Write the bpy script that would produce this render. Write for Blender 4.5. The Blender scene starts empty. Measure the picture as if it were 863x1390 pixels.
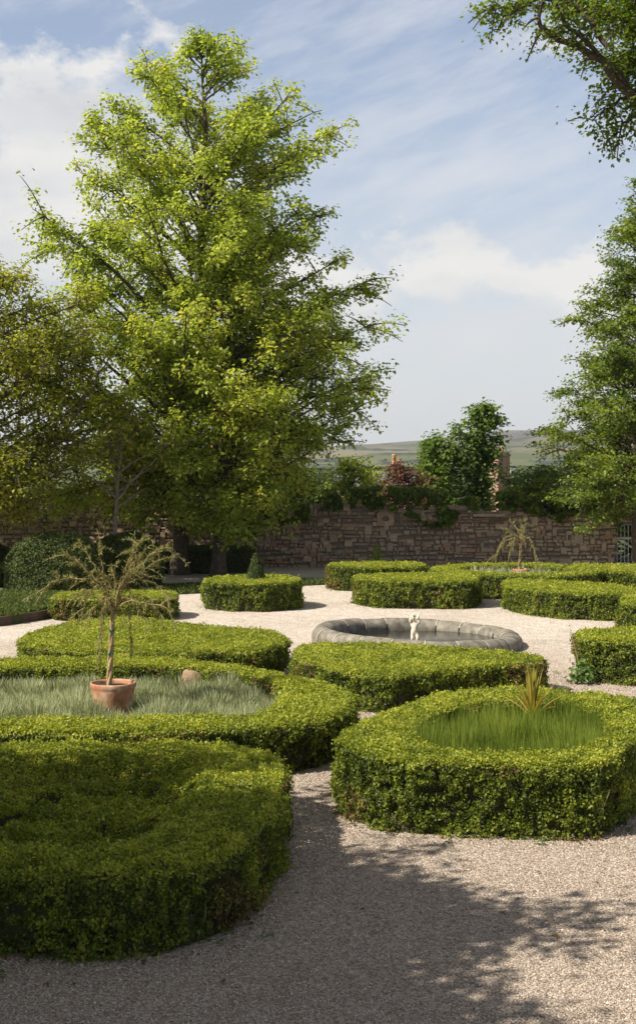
import bpy, math, random
import numpy as np
from mathutils import Vector
from mathutils.geometry import tessellate_polygon

PI = math.pi
R = math.radians
scene = bpy.context.scene
COL = scene.collection
rng = np.random.default_rng(7)

CAM_H = 3.0
FPX = 1800.0      # focal length in photo pixels (863 x 1390 frame)
PX0, PY0 = 431.5, 640.0


def gp(px, py, z=0.0):
    """plan position (X, Y) of the point at height z seen at a photo pixel"""
    d = FPX * (CAM_H - z) / (py - PY0)
    return ((px - PX0) / FPX * d, d)


def at(px, d):
    return (px - PX0) / FPX * d


def zat(py, d):
    return CAM_H - (py - PY0) / FPX * d


# ------------------------------------------------------------------ numpy helpers
def vnoise(P, freq, seed=0):
    """value noise in 0..1 for an (n,3) array"""
    P = np.asarray(P, float) * freq + seed * 17.31
    i = np.floor(P).astype(np.int64)
    f = P - i
    f = f * f * (3 - 2 * f)

    def h(ix, iy, iz):
        n = (ix * 374761393 + iy * 668265263 + iz * 2147483647 + seed * 1013904223) & 0xFFFFFFFF
        n = ((n ^ (n >> 13)) * 1274126177) & 0xFFFFFFFF
        n = n ^ (n >> 16)
        return (n & 0xFFFF) / 65535.0
    ix, iy, iz = i[:, 0], i[:, 1], i[:, 2]
    r = 0
    for dx in (0, 1):
        wx = f[:, 0] if dx else 1 - f[:, 0]
        for dy in (0, 1):
            wy = f[:, 1] if dy else 1 - f[:, 1]
            for dz in (0, 1):
                wz = f[:, 2] if dz else 1 - f[:, 2]
                r = r + wx * wy * wz * h(ix + dx, iy + dy, iz + dz)
    return r


def unit(v):
    return v / np.maximum(np.linalg.norm(v, axis=1, keepdims=True), 1e-9)


def rand_unit(n, g):
    return unit(g.normal(size=(n, 3)))


class MB:
    """collects vertex / face arrays, builds ONE mesh object"""

    def __init__(self):
        self.v, self.f, self.m, self.t, self.n, self.s = [], [], [], [], 0, []

    def add(self, verts, faces, mat=0, tint=0.5, smooth=False):
        verts = np.asarray(verts, np.float32).reshape(-1, 3)
        faces = np.asarray(faces, np.int64)
        self.v.append(verts)
        self.f.append(faces + self.n)
        k = len(faces)
        self.m.append(np.full(k, mat, np.int32))
        self.t.append(np.broadcast_to(np.asarray(tint, np.float32), (k,)).copy())
        self.s.append(np.full(k, smooth, bool))
        self.n += len(verts)

    def leaves(self, P, N, L, W, g, fold=0.25, mat=0, tint=0.5, T=None):
        """one folded rhombic leaf at each point; N leaf normal, T optional direction of the tip"""
        n = len(P)
        N = unit(N)
        if T is None:
            T = rand_unit(n, g)
        T = T - N * np.sum(T * N, axis=1, keepdims=True)
        T = unit(T)
        B = np.cross(N, T)
        L = np.broadcast_to(np.asarray(L, float), (n,))[:, None]
        W = np.broadcast_to(np.asarray(W, float), (n,))[:, None]
        V = np.empty((n, 4, 3), np.float32)
        V[:, 0] = P - T * L * .5
        V[:, 1] = P - B * W * .5 + N * W * fold - T * L * .06
        V[:, 2] = P + T * L * .5
        V[:, 3] = P + B * W * .5 + N * W * fold - T * L * .06
        F = np.arange(n * 4).reshape(n, 4)
        self.add(V.reshape(-1, 3), F, mat, tint)

    def tube(self, pts, radii, sides=8, mat=0, tint=0.5, cap=True, wob=0.0, g=None):
        pts = np.asarray(pts, float)
        n = len(pts)
        radii = np.broadcast_to(np.asarray(radii, float), (n,))
        tan = np.gradient(pts, axis=0)
        tan = unit(tan)
        ref = np.array([0.0, 0, 1]) if abs(tan[0][2]) < .9 else np.array([1.0, 0, 0])
        u = np.cross(tan[0], ref)
        u /= np.linalg.norm(u)
        rings = []
        a = np.linspace(0, 2 * PI, sides, endpoint=False)
        for i in range(n):
            u = u - tan[i] * np.dot(u, tan[i])
            u /= max(np.linalg.norm(u), 1e-9)
            w = np.cross(tan[i], u)
            r = radii[i] * np.ones(sides)
            if wob and g is not None:
                r = r * (1 + g.normal(size=sides) * wob)
            rings.append(pts[i] + np.outer(np.cos(a) * r, u) + np.outer(np.sin(a) * r, w))
        V = np.concatenate(rings)
        F = []
        for i in range(n - 1):
            for k in range(sides):
                k2 = (k + 1) % sides
                F.append((i * sides + k, i * sides + k2, (i + 1) * sides + k2, (i + 1) * sides + k))
        self.add(V, F, mat, tint, True)
        if cap:
            c = np.concatenate([rings[-1], [pts[-1]]])
            self.add(c, [(k, (k + 1) % sides, sides) for k in range(sides)], mat, tint, True)

    def box(self, c, s, mat=0, tint=0.5, rz=0.0):
        sx, sy, sz = s[0] / 2, s[1] / 2, s[2] / 2
        v = np.array([(x, y, z) for x in (-sx, sx) for y in (-sy, sy) for z in (-sz, sz)])
        if rz:
            co, si = math.cos(rz), math.sin(rz)
            v = np.stack([v[:, 0] * co - v[:, 1] * si, v[:, 0] * si + v[:, 1] * co, v[:, 2]], 1)
        f = [(0, 1, 3, 2), (4, 6, 7, 5), (0, 4, 5, 1), (2, 3, 7, 6), (0, 2, 6, 4), (1, 5, 7, 3)]
        self.add(v + np.array(c), f, mat, tint)

    def lathe(self, prof, seg=32, c=(0, 0, 0), mat=0, tint=0.5, smooth=True):
        prof = np.asarray(prof, float)
        n = len(prof)
        a = np.linspace(0, 2 * PI, seg, endpoint=False)
        V = np.stack([np.outer(prof[:, 0], np.cos(a)), np.outer(prof[:, 0], np.sin(a)),
                      np.repeat(prof[:, 1][:, None], seg, 1)], 2).reshape(-1, 3) + np.array(c)
        F = []
        for i in range(n - 1):
            for k in range(seg):
                k2 = (k + 1) % seg
                F.append((i * seg + k, i * seg + k2, (i + 1) * seg + k2, (i + 1) * seg + k))
        self.add(V, F, mat, tint, smooth)

    def build(self, name, mats, parent=None, loc=None):
        V = np.concatenate(self.v)
        if loc is not None:
            V = V - np.asarray(loc, np.float32)
        me = bpy.data.meshes.new(name)
        tot = np.concatenate([np.full(len(f), f.shape[1], np.int32) for f in self.f])
        loops = np.concatenate([f.ravel() for f in self.f]).astype(np.int32)
        start = np.concatenate([[0], np.cumsum(tot)[:-1]]).astype(np.int32)
        me.vertices.add(len(V))
        me.vertices.foreach_set('co', V.astype(np.float32).ravel())
        me.loops.add(len(loops))
        me.loops.foreach_set('vertex_index', loops)
        me.polygons.add(len(tot))
        me.polygons.foreach_set('loop_start', start)
        me.polygons.foreach_set('material_index', np.concatenate(self.m))
        me.polygons.foreach_set('use_smooth', np.concatenate(self.s))
        me.update(calc_edges=True)
        a = me.attributes.new('tint', 'FLOAT', 'FACE')
        a.data.foreach_set('value', np.concatenate(self.t))
        if not isinstance(mats, (list, tuple)):
            mats = [mats]
        for m in mats:
            me.materials.append(m)
        o = bpy.data.objects.new(name, me)
        COL.objects.link(o)
        if loc is not None:
            o.location = loc
        if parent is not None:
            o.parent = parent
            if loc is None and parent.location.length > 0:
                o.matrix_parent_inverse = parent.matrix_world.inverted() if False else o.matrix_parent_inverse
        return o


def tag(o, label=None, cat=None, group=None, kind=None):
    if label:
        o['label'] = label
    if cat:
        o['category'] = cat
    if group:
        o['group'] = group
    if kind:
        o['kind'] = kind
    return o


def thing(name, label, cat, loc, group=None, rz=0.0):
    o = bpy.data.objects.new(name, None)
    o.empty_display_size = .2
    COL.objects.link(o)
    o.location = loc
    o.rotation_euler = (0, 0, rz)
    tag(o, label, cat, group)
    return o


def part(mb, name, mats, root):
    """build with world coordinates, parented under root standing at its own location (no rotation)"""
    o = mb.build(name, mats)
    V = root.location
    n = len(o.data.vertices)
    co = np.empty(n * 3, np.float32)
    o.data.vertices.foreach_get('co', co)
    co = co.reshape(-1, 3) - np.array(V, np.float32)
    o.data.vertices.foreach_set('co', co.ravel())
    o.data.update()
    o.parent = root
    return o


# ------------------------------------------------------------------ materials
def new_mat(name):
    m = bpy.data.materials.new(name)
    m.use_nodes = True
    nt = m.node_tree
    nt.nodes.clear()
    out = nt.nodes.new('ShaderNodeOutputMaterial')
    return m, nt, out


def ramp(nt, fac, stops):
    r = nt.nodes.new('ShaderNodeValToRGB')
    el = r.color_ramp.elements
    while len(el) < len(stops):
        el.new(.5)
    for e, (p, c) in zip(el, stops):
        e.position = p
        e.color = (*c, 1)
    nt.links.new(fac, r.inputs[0])
    return r.outputs[0]


def noise(nt, scale, detail=4, vec=None, rough=.55, out='Fac'):
    n = nt.nodes.new('ShaderNodeTexNoise')
    n.inputs['Scale'].default_value = scale
    n.inputs['Detail'].default_value = detail
    n.inputs['Roughness'].default_value = rough
    if vec is not None:
        nt.links.new(vec, n.inputs['Vector'])
    return n.outputs[out]


def objco(nt):
    g = nt.nodes.new('ShaderNodeNewGeometry')
    return g.outputs['Position']


def mixc(nt, fac, a, b, mode='MIX'):
    m = nt.nodes.new('ShaderNodeMix')
    m.data_type = 'RGBA'
    m.blend_type = mode
    for s, v in ((m.inputs[0], fac), (m.inputs[6], a), (m.inputs[7], b)):
        if isinstance(v, (int, float)):
            s.default_value = v
        elif isinstance(v, tuple):
            s.default_value = (*v, 1)
        else:
            nt.links.new(v, s)
    return m.outputs[2]


def math_(nt, op, a, b=None, clamp=False):
    m = nt.nodes.new('ShaderNodeMath')
    m.operation = op
    m.use_clamp = clamp
    for s, v in ((m.inputs[0], a), (m.inputs[1], b)):
        if v is None:
            continue
        if isinstance(v, (int, float)):
            s.default_value = v
        else:
            nt.links.new(v, s)
    return m.outputs[0]


def attr(nt, name='tint'):
    a = nt.nodes.new('ShaderNodeAttribute')
    a.attribute_name = name
    return a.outputs['Fac']


def leaf_mat(name, stops, trans=.35, rough=.5, tcol=1.3, spec=.3):
    m, nt, out = new_mat(name)
    c = ramp(nt, attr(nt), stops)
    p = nt.nodes.new('ShaderNodeBsdfPrincipled')
    p.inputs['Roughness'].default_value = rough
    p.inputs['Specular IOR Level'].default_value = spec
    nt.links.new(c, p.inputs['Base Color'])
    t = nt.nodes.new('ShaderNodeBsdfTranslucent')
    c2 = mixc(nt, 1.0, c, (1.25 * tcol, 1.2 * tcol, .6 * tcol), 'MULTIPLY')
    nt.links.new(c2, t.inputs['Color'])
    mx = nt.nodes.new('ShaderNodeMixShader')
    mx.inputs[0].default_value = trans
    nt.links.new(p.outputs[0], mx.inputs[1])
    nt.links.new(t.outputs[0], mx.inputs[2])
    nt.links.new(mx.outputs[0], out.inputs[0])
    return m


def solid_mat(name, stops, scale=6, detail=5, rough=.85, bump=.3, bscale=None, use_tint=0.0, spec=.3, bdist=.02):
    """noise-varied opaque surface; use_tint mixes the face attribute into the ramp position"""
    m, nt, out = new_mat(name)
    pos = objco(nt)
    n = noise(nt, scale, detail, pos)
    if use_tint:
        f = math_(nt, 'ADD', math_(nt, 'MULTIPLY', n, 1 - use_tint), math_(nt, 'MULTIPLY', attr(nt), use_tint))
    else:
        f = n
    c = ramp(nt, f, stops)
    p = nt.nodes.new('ShaderNodeBsdfPrincipled')
    p.inputs['Roughness'].default_value = rough
    p.inputs['Specular IOR Level'].default_value = spec
    nt.links.new(c, p.inputs['Base Color'])
    if bump:
        b = nt.nodes.new('ShaderNodeBump')
        b.inputs['Strength'].default_value = bump
        b.inputs['Distance'].default_value = bdist
        nt.links.new(noise(nt, bscale or scale * 4, 6, pos), b.inputs['Height'])
        nt.links.new(b.outputs[0], p.inputs['Normal'])
    nt.links.new(p.outputs[0], out.inputs[0])
    return m


M = {}
M['box'] = leaf_mat('box_leaf', [(0, (.042, .064, .010)), (.35, (.105, .145, .017)), (.65, (.235, .28, .030)), (1, (.39, .41, .06))], .38, .45, spec=.3)
M['dead_leaf'] = leaf_mat('browned_leaf', [(0, (.07, .045, .018)), (.5, (.16, .10, .035)), (1, (.26, .19, .06))], .2, .6)
M['box_core'] = solid_mat('box_twigs', [(.3, (.030, .034, .012)), (.6, (.055, .05, .024)), (.8, (.075, .06, .032))], 25, bump=.8)
M['yew'] = leaf_mat('yew_leaf', [(0, (.030, .048, .013)), (.5, (.060, .088, .020)), (1, (.11, .14, .032))], .2, .55)
M['maple'] = leaf_mat('maple_leaf', [(0, (.13, .185, .034)), (.4, (.26, .335, .056)), (.75, (.38, .44, .08)), (.93, (.46, .49, .11)), (1, (.48, .34, .11))], .56, .4)
M['lime'] = leaf_mat('yellow_green_leaf', [(0, (.11, .135, .018)), (.5, (.24, .27, .034)), (1, (.38, .38, .055))], .5, .45)
M['beech'] = leaf_mat('beech_leaf', [(0, (.055, .10, .016)), (.5, (.14, .205, .028)), (1, (.28, .33, .05))], .46, .4)
M['fresh'] = leaf_mat('sycamore_leaf', [(0, (.055, .10, .02)), (.5, (.11, .18, .03)), (1, (.20, .26, .05))], .45, .45)
M['copper'] = leaf_mat('copper_leaf', [(0, (.06, .025, .018)), (.5, (.12, .05, .03)), (1, (.19, .09, .05))], .3, .5)
M['ivy'] = leaf_mat('ivy_leaf', [(0, (.035, .065, .012)), (.5, (.10, .155, .02)), (1, (.24, .29, .04))], .35, .4)
M['lav'] = leaf_mat('lavender_leaf', [(0, (.17, .195, .10)), (.5, (.33, .37, .22)), (1, (.48, .51, .35))], .3, .8, .9)
M['grass'] = leaf_mat('green_spike', [(0, (.055, .085, .014)), (.5, (.145, .205, .028)), (1, (.29, .33, .065))], .45, .6)
M['lawn'] = leaf_mat('lawn_blade', [(0, (.04, .06, .014)), (.5, (.07, .10, .02)), (1, (.11, .14, .03))], .25, .6)
M['sword'] = leaf_mat('sword_leaf', [(0, (.13, .15, .03)), (.5, (.28, .25, .05)), (1, (.42, .30, .06))], .3, .45)
M['feather'] = leaf_mat('feathery_leaf', [(0, (.10, .105, .035)), (.5, (.20, .20, .07)), (1, (.33, .32, .13))], .3, .6)
M['weed'] = leaf_mat('weed_leaf', [(0, (.04, .09, .02)), (.5, (.07, .14, .03)), (1, (.12, .2, .05))], .3, .5)
M['bark'] = solid_mat('dark_bark', [(.3, (.045, .034, .024)), (.55, (.085, .066, .048)), (.75, (.13, .105, .08))], 9, bump=.9, bscale=30)
M['bark_pale'] = solid_mat('pale_bark', [(.3, (.14, .12, .09)), (.55, (.22, .19, .15)), (.75, (.30, .27, .22))], 12, bump=.6, bscale=40)
M['stem'] = solid_mat('tan_stem', [(.3, (.24, .165, .085)), (.55, (.38, .28, .15)), (.75, (.48, .38, .23))], 30, bump=.5)
M['stone'] = solid_mat('coping_stone', [(.25, (.075, .066, .054)), (.42, (.14, .128, .108)), (.55, (.20, .185, .155)), (.75, (.30, .28, .24))], 7, 7, bump=.35, bscale=60, rough=.8)
M['mortar'] = solid_mat('white_mortar', [(.3, (.33, .31, .27)), (.7, (.50, .475, .43))], 14, bump=.5)
M['statue'] = solid_mat('cream_stone', [(.25, (.48, .40, .31)), (.55, (.66, .58, .47)), (.8, (.74, .68, .58))], 22, bump=.4, bscale=90, bdist=.006)
M['terra'] = solid_mat('terracotta', [(.28, (.22, .10, .055)), (.45, (.35, .17, .10)), (.56, (.42, .24, .155)), (.68, (.50, .40, .31))], 7, 7, bump=.35, bscale=50, bdist=.008)
M['soil'] = solid_mat('soil', [(.3, (.035, .026, .018)), (.6, (.075, .055, .036)), (.8, (.12, .09, .06))], 14, bump=.8)
M['timber'] = solid_mat('old_timber', [(.3, (.06, .042, .028)), (.7, (.12, .085, .06))], 10, bump=.5)
M['rubble'] = solid_mat('sandstone_rubble', [(0, (.16, .125, .095)), (.28, (.26, .205, .15)), (.48, (.37, .295, .215)), (.60, (.46, .36, .26)), (.70, (.31, .21, .15)), (.85, (.36, .22, .15)), (1, (.42, .31, .225))],
                        5, 6, bump=.8, bscale=26, use_tint=.72, rough=.9)
M['wall_mortar'] = solid_mat('lime_mortar', [(.3, (.13, .108, .084)), (.7, (.21, .175, .14))], 8, bump=.6, bscale=40)
M['brick'] = solid_mat('red_sandstone', [(.3, (.26, .15, .105)), (.55, (.35, .21, .15)), (.75, (.42, .29, .21))], 1.6, 7, bump=.5, bscale=9)
M['pot_orange'] = solid_mat('chimney_pot', [(.3, (.36, .19, .09)), (.7, (.46, .28, .14))], 5, bump=.2)
M['slate'] = solid_mat('slate', [(.3, (.09, .10, .125)), (.7, (.15, .16, .19))], 3, bump=.4, bscale=12)
M['render_white'] = solid_mat('white_render', [(.3, (.62, .58, .52)), (.7, (.74, .70, .64))], 1, bump=.1)
M['glass'] = solid_mat('dark_pane', [(.3, (.03, .035, .04)), (.7, (.05, .055, .06))], 1, bump=0, rough=.15, spec=.6)
M['iron'] = solid_mat('pale_painted_iron', [(.3, (.42, .42, .42)), (.7, (.55, .55, .54))], 20, bump=.2, rough=.5)
M['dark_iron'] = solid_mat('dark_iron', [(.3, (.05, .046, .04)), (.7, (.09, .08, .07))], 20, bump=.2, rough=.6)
M['tie'] = solid_mat('green_tie', [(.3, (.02, .16, .15)), (.7, (.03, .22, .2))], 20, bump=0)
M['far_leaf'] = solid_mat('far_woodland', [(.3, (.03, .048, .015)), (.6, (.055, .08, .022)), (.8, (.09, .11, .03))], .25, 6, bump=.8, bscale=1.2, bdist=.6)
M['dead'] = solid_mat('tan_stone', [(.3, (.20, .14, .09)), (.6, (.32, .23, .16)), (.8, (.4, .3, .22))], 14, bump=.7)


def gravel_material():
    m, nt, out = new_mat('pale_gravel')
    pos = objco(nt)
    vo = nt.nodes.new('ShaderNodeTexVoronoi')
    vo.inputs['Scale'].default_value = 66
    nt.links.new(pos, vo.inputs['Vector'])
    sep = nt.nodes.new('ShaderNodeSeparateColor')
    nt.links.new(vo.outputs['Color'], sep.inputs[0])
    c = ramp(nt, sep.outputs[0], [(0, (.27, .225, .19)), (.3, (.43, .385, .345)), (.6, (.55, .51, .47)), (.85, (.65, .62, .585)), (1, (.76, .74, .71))])
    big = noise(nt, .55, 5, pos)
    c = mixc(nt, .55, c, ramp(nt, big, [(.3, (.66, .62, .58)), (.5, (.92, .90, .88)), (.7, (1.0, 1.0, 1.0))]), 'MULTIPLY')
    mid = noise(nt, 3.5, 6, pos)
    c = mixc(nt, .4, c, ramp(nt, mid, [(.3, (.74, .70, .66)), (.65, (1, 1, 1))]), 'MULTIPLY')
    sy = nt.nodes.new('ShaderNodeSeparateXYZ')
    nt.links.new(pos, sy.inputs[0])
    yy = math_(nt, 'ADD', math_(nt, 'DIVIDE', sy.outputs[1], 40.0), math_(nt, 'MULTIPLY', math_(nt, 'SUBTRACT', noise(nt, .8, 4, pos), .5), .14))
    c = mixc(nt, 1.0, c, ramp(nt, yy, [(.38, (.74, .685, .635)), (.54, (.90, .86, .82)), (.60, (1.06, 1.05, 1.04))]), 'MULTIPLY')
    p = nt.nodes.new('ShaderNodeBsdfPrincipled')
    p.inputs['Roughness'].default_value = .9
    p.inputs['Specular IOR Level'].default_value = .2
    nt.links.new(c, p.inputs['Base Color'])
    b = nt.nodes.new('ShaderNodeBump')
    b.inputs['Strength'].default_value = .9
    b.inputs['Distance'].default_value = .012
    h = math_(nt, 'SUBTRACT', 1.0, vo.outputs['Distance'])
    nt.links.new(h, b.inputs['Height'])
    b2 = nt.nodes.new('ShaderNodeBump')
    b2.inputs['Strength'].default_value = .6
    b2.inputs['Distance'].default_value = .08
    nt.links.new(noise(nt, 3.0, 5, pos), b2.inputs['Height'])
    nt.links.new(b.outputs[0], b2.inputs['Normal'])
    nt.links.new(b2.outputs[0], p.inputs['Normal'])
    nt.links.new(p.outputs[0], out.inputs[0])
    return m


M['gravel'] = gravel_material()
M['pebble'] = solid_mat('loose_pebble', [(0, (.14, .105, .082)), (.3, (.27, .22, .18)), (.6, (.37, .315, .268)), (.85, (.47, .42, .37)), (1, (.66, .62, .57))], 60, 2, bump=0, use_tint=.85)
M['ground'] = solid_mat('rough_grass', [(.3, (.035, .05, .016)), (.6, (.055, .07, .022)), (.8, (.085, .092, .036))], .02, 8, bump=.4, bscale=.5, bdist=.3)


def hill_material():
    m, nt, out = new_mat('moorland')
    pos = objco(nt)
    mp = nt.nodes.new('ShaderNodeMapping')
    mp.inputs['Scale'].default_value = (1, .5, 2.2)
    nt.links.new(pos, mp.inputs[0])
    vo = nt.nodes.new('ShaderNodeTexVoronoi')
    vo.inputs['Scale'].default_value = .0045
    nt.links.new(mp.outputs[0], vo.inputs['Vector'])
    sep = nt.nodes.new('ShaderNodeSeparateColor')
    nt.links.new(vo.outputs['Color'], sep.inputs[0])
    fields = ramp(nt, sep.outputs[0], [(0, (.06, .078, .026)), (.35, (.095, .112, .038)), (.6, (.135, .125, .062)), (.8, (.16, .14, .08)), (1, (.066, .085, .03))])
    moor = ramp(nt, noise(nt, .004, 7, mp.outputs[0]), [(.3, (.045, .042, .03)), (.5, (.075, .062, .045)), (.7, (.10, .09, .055))])
    sx = nt.nodes.new('ShaderNodeSeparateXYZ')
    nt.links.new(pos, sx.inputs[0])
    k = math_(nt, 'ADD', math_(nt, 'DIVIDE', sx.outputs[2], 150.0), math_(nt, 'MULTIPLY', noise(nt, .003, 4, pos), .6))
    k = ramp(nt, k, [(.55, (0, 0, 0)), (.95, (1, 1, 1))])
    c = mixc(nt, k, fields, moor)
    woods = ramp(nt, noise(nt, .011, 5, mp.outputs[0]), [(.53, (0, 0, 0)), (.57, (1, 1, 1))])
    c = mixc(nt, woods, c, (.026, .036, .018))
    p = nt.nodes.new('ShaderNodeBsdfPrincipled')
    p.inputs['Roughness'].default_value = 1
    p.inputs['Specular IOR Level'].default_value = 0
    nt.links.new(c, p.inputs['Base Color'])
    nt.links.new(p.outputs[0], out.inputs[0])
    return m


M['hill'] = hill_material()


def water_material():
    m, nt, out = new_mat('still_water')
    p = nt.nodes.new('ShaderNodeBsdfPrincipled')
    p.inputs['Base Color'].default_value = (.018, .020, .016, 1)
    p.inputs['Roughness'].default_value = .12
    p.inputs['Specular IOR Level'].default_value = .35
    pos = objco(nt)
    b = nt.nodes.new('ShaderNodeBump')
    b.inputs['Strength'].default_value = .12
    b.inputs['Distance'].default_value = .02
    nt.links.new(noise(nt, 5, 3, pos), b.inputs['Height'])
    nt.links.new(b.outputs[0], p.inputs['Normal'])
    nt.links.new(p.outputs[0], out.inputs[0])
    return m


M['water'] = water_material()


# ------------------------------------------------------------------ polygons
def catmull(pts, step=.05):
    P = np.asarray(pts, float)
    n = len(P)
    out = []
    for i in range(n):
        p0, p1, p2, p3 = P[i - 1], P[i], P[(i + 1) % n], P[(i + 2) % n]
        k = max(2, int(np.linalg.norm(p2 - p1) / step))
        for t in np.linspace(0, 1, k, endpoint=False):
            out.append(.5 * ((2 * p1) + (-p0 + p2) * t + (2 * p0 - 5 * p1 + 4 * p2 - p3) * t * t + (-p0 + 3 * p1 - 3 * p2 + p3) * t ** 3))
    return np.array(out)


def area2(P):
    x, y = P[:, 0], P[:, 1]
    return .5 * np.sum(x * np.roll(y, -1) - np.roll(x, -1) * y)


def ccw(P):
    return P if area2(P) > 0 else P[::-1]


def inside(P, Q):
    """points Q (n,2) inside polygon P"""
    c = np.zeros(len(Q), bool)
    x, y = Q[:, 0], Q[:, 1]
    n = len(P)
    for i in range(n):
        x1, y1 = P[i]
        x2, y2 = P[(i + 1) % n]
        if y1 == y2:
            continue
        k = ((y1 > y) != (y2 > y)) & (x < (x2 - x1) * (y - y1) / (y2 - y1) + x1)
        c ^= k
    return c


def edge_dist(P, Q):
    d = np.full(len(Q), 1e9)
    n = len(P)
    for i in range(n):
        a = P[i]
        b = P[(i + 1) % n]
        ab = b - a
        t = np.clip(((Q - a) @ ab) / max(ab @ ab, 1e-12), 0, 1)
        d = np.minimum(d, np.sum((Q - a - t[:, None] * ab) ** 2, axis=1))
    return np.sqrt(d)


def normals2(P):
    """outward normals of a ccw polygon"""
    t = np.roll(P, -1, 0) - np.roll(P, 1, 0)
    t /= np.maximum(np.linalg.norm(t, axis=1, keepdims=True), 1e-9)
    return np.stack([t[:, 1], -t[:, 0]], 1)


def fill(mb, P, z, mat=0, tint=.5, holes=()):
    loops = [[Vector((p[0], p[1], 0)) for p in P]] + [[Vector((p[0], p[1], 0)) for p in h] for h in holes]
    tri = tessellate_polygon(loops)
    allp = np.concatenate([P] + list(holes))
    F = []
    for t in tri:
        a, b, c = (allp[i] for i in t)
        cr = (b[0] - a[0]) * (c[1] - a[1]) - (b[1] - a[1]) * (c[0] - a[0])
        F.append(t if cr > 0 else (t[0], t[2], t[1]))
    V = np.column_stack([allp, np.full(len(allp), z)])
    mb.add(V, F, mat, tint)


def wall_strip(mb, P, z0, z1, mat=0, tint=.5, flip=False):
    n = len(P)
    V = np.concatenate([np.column_stack([P, np.full(n, z0)]), np.column_stack([P, np.full(n, z1)])])
    i = np.arange(n)
    j = (i + 1) % n
    F = np.stack([i, j, j + n, i + n], 1)
    if flip:
        F = F[:, ::-1]
    mb.add(V, F, mat, tint)


FOOT = []   # hedge footprints, so pebbles stay off them


def in_view(Q, margin=.6):
    return np.abs(Q[:, 0]) < Q[:, 1] * (433 / FPX) + margin


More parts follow.
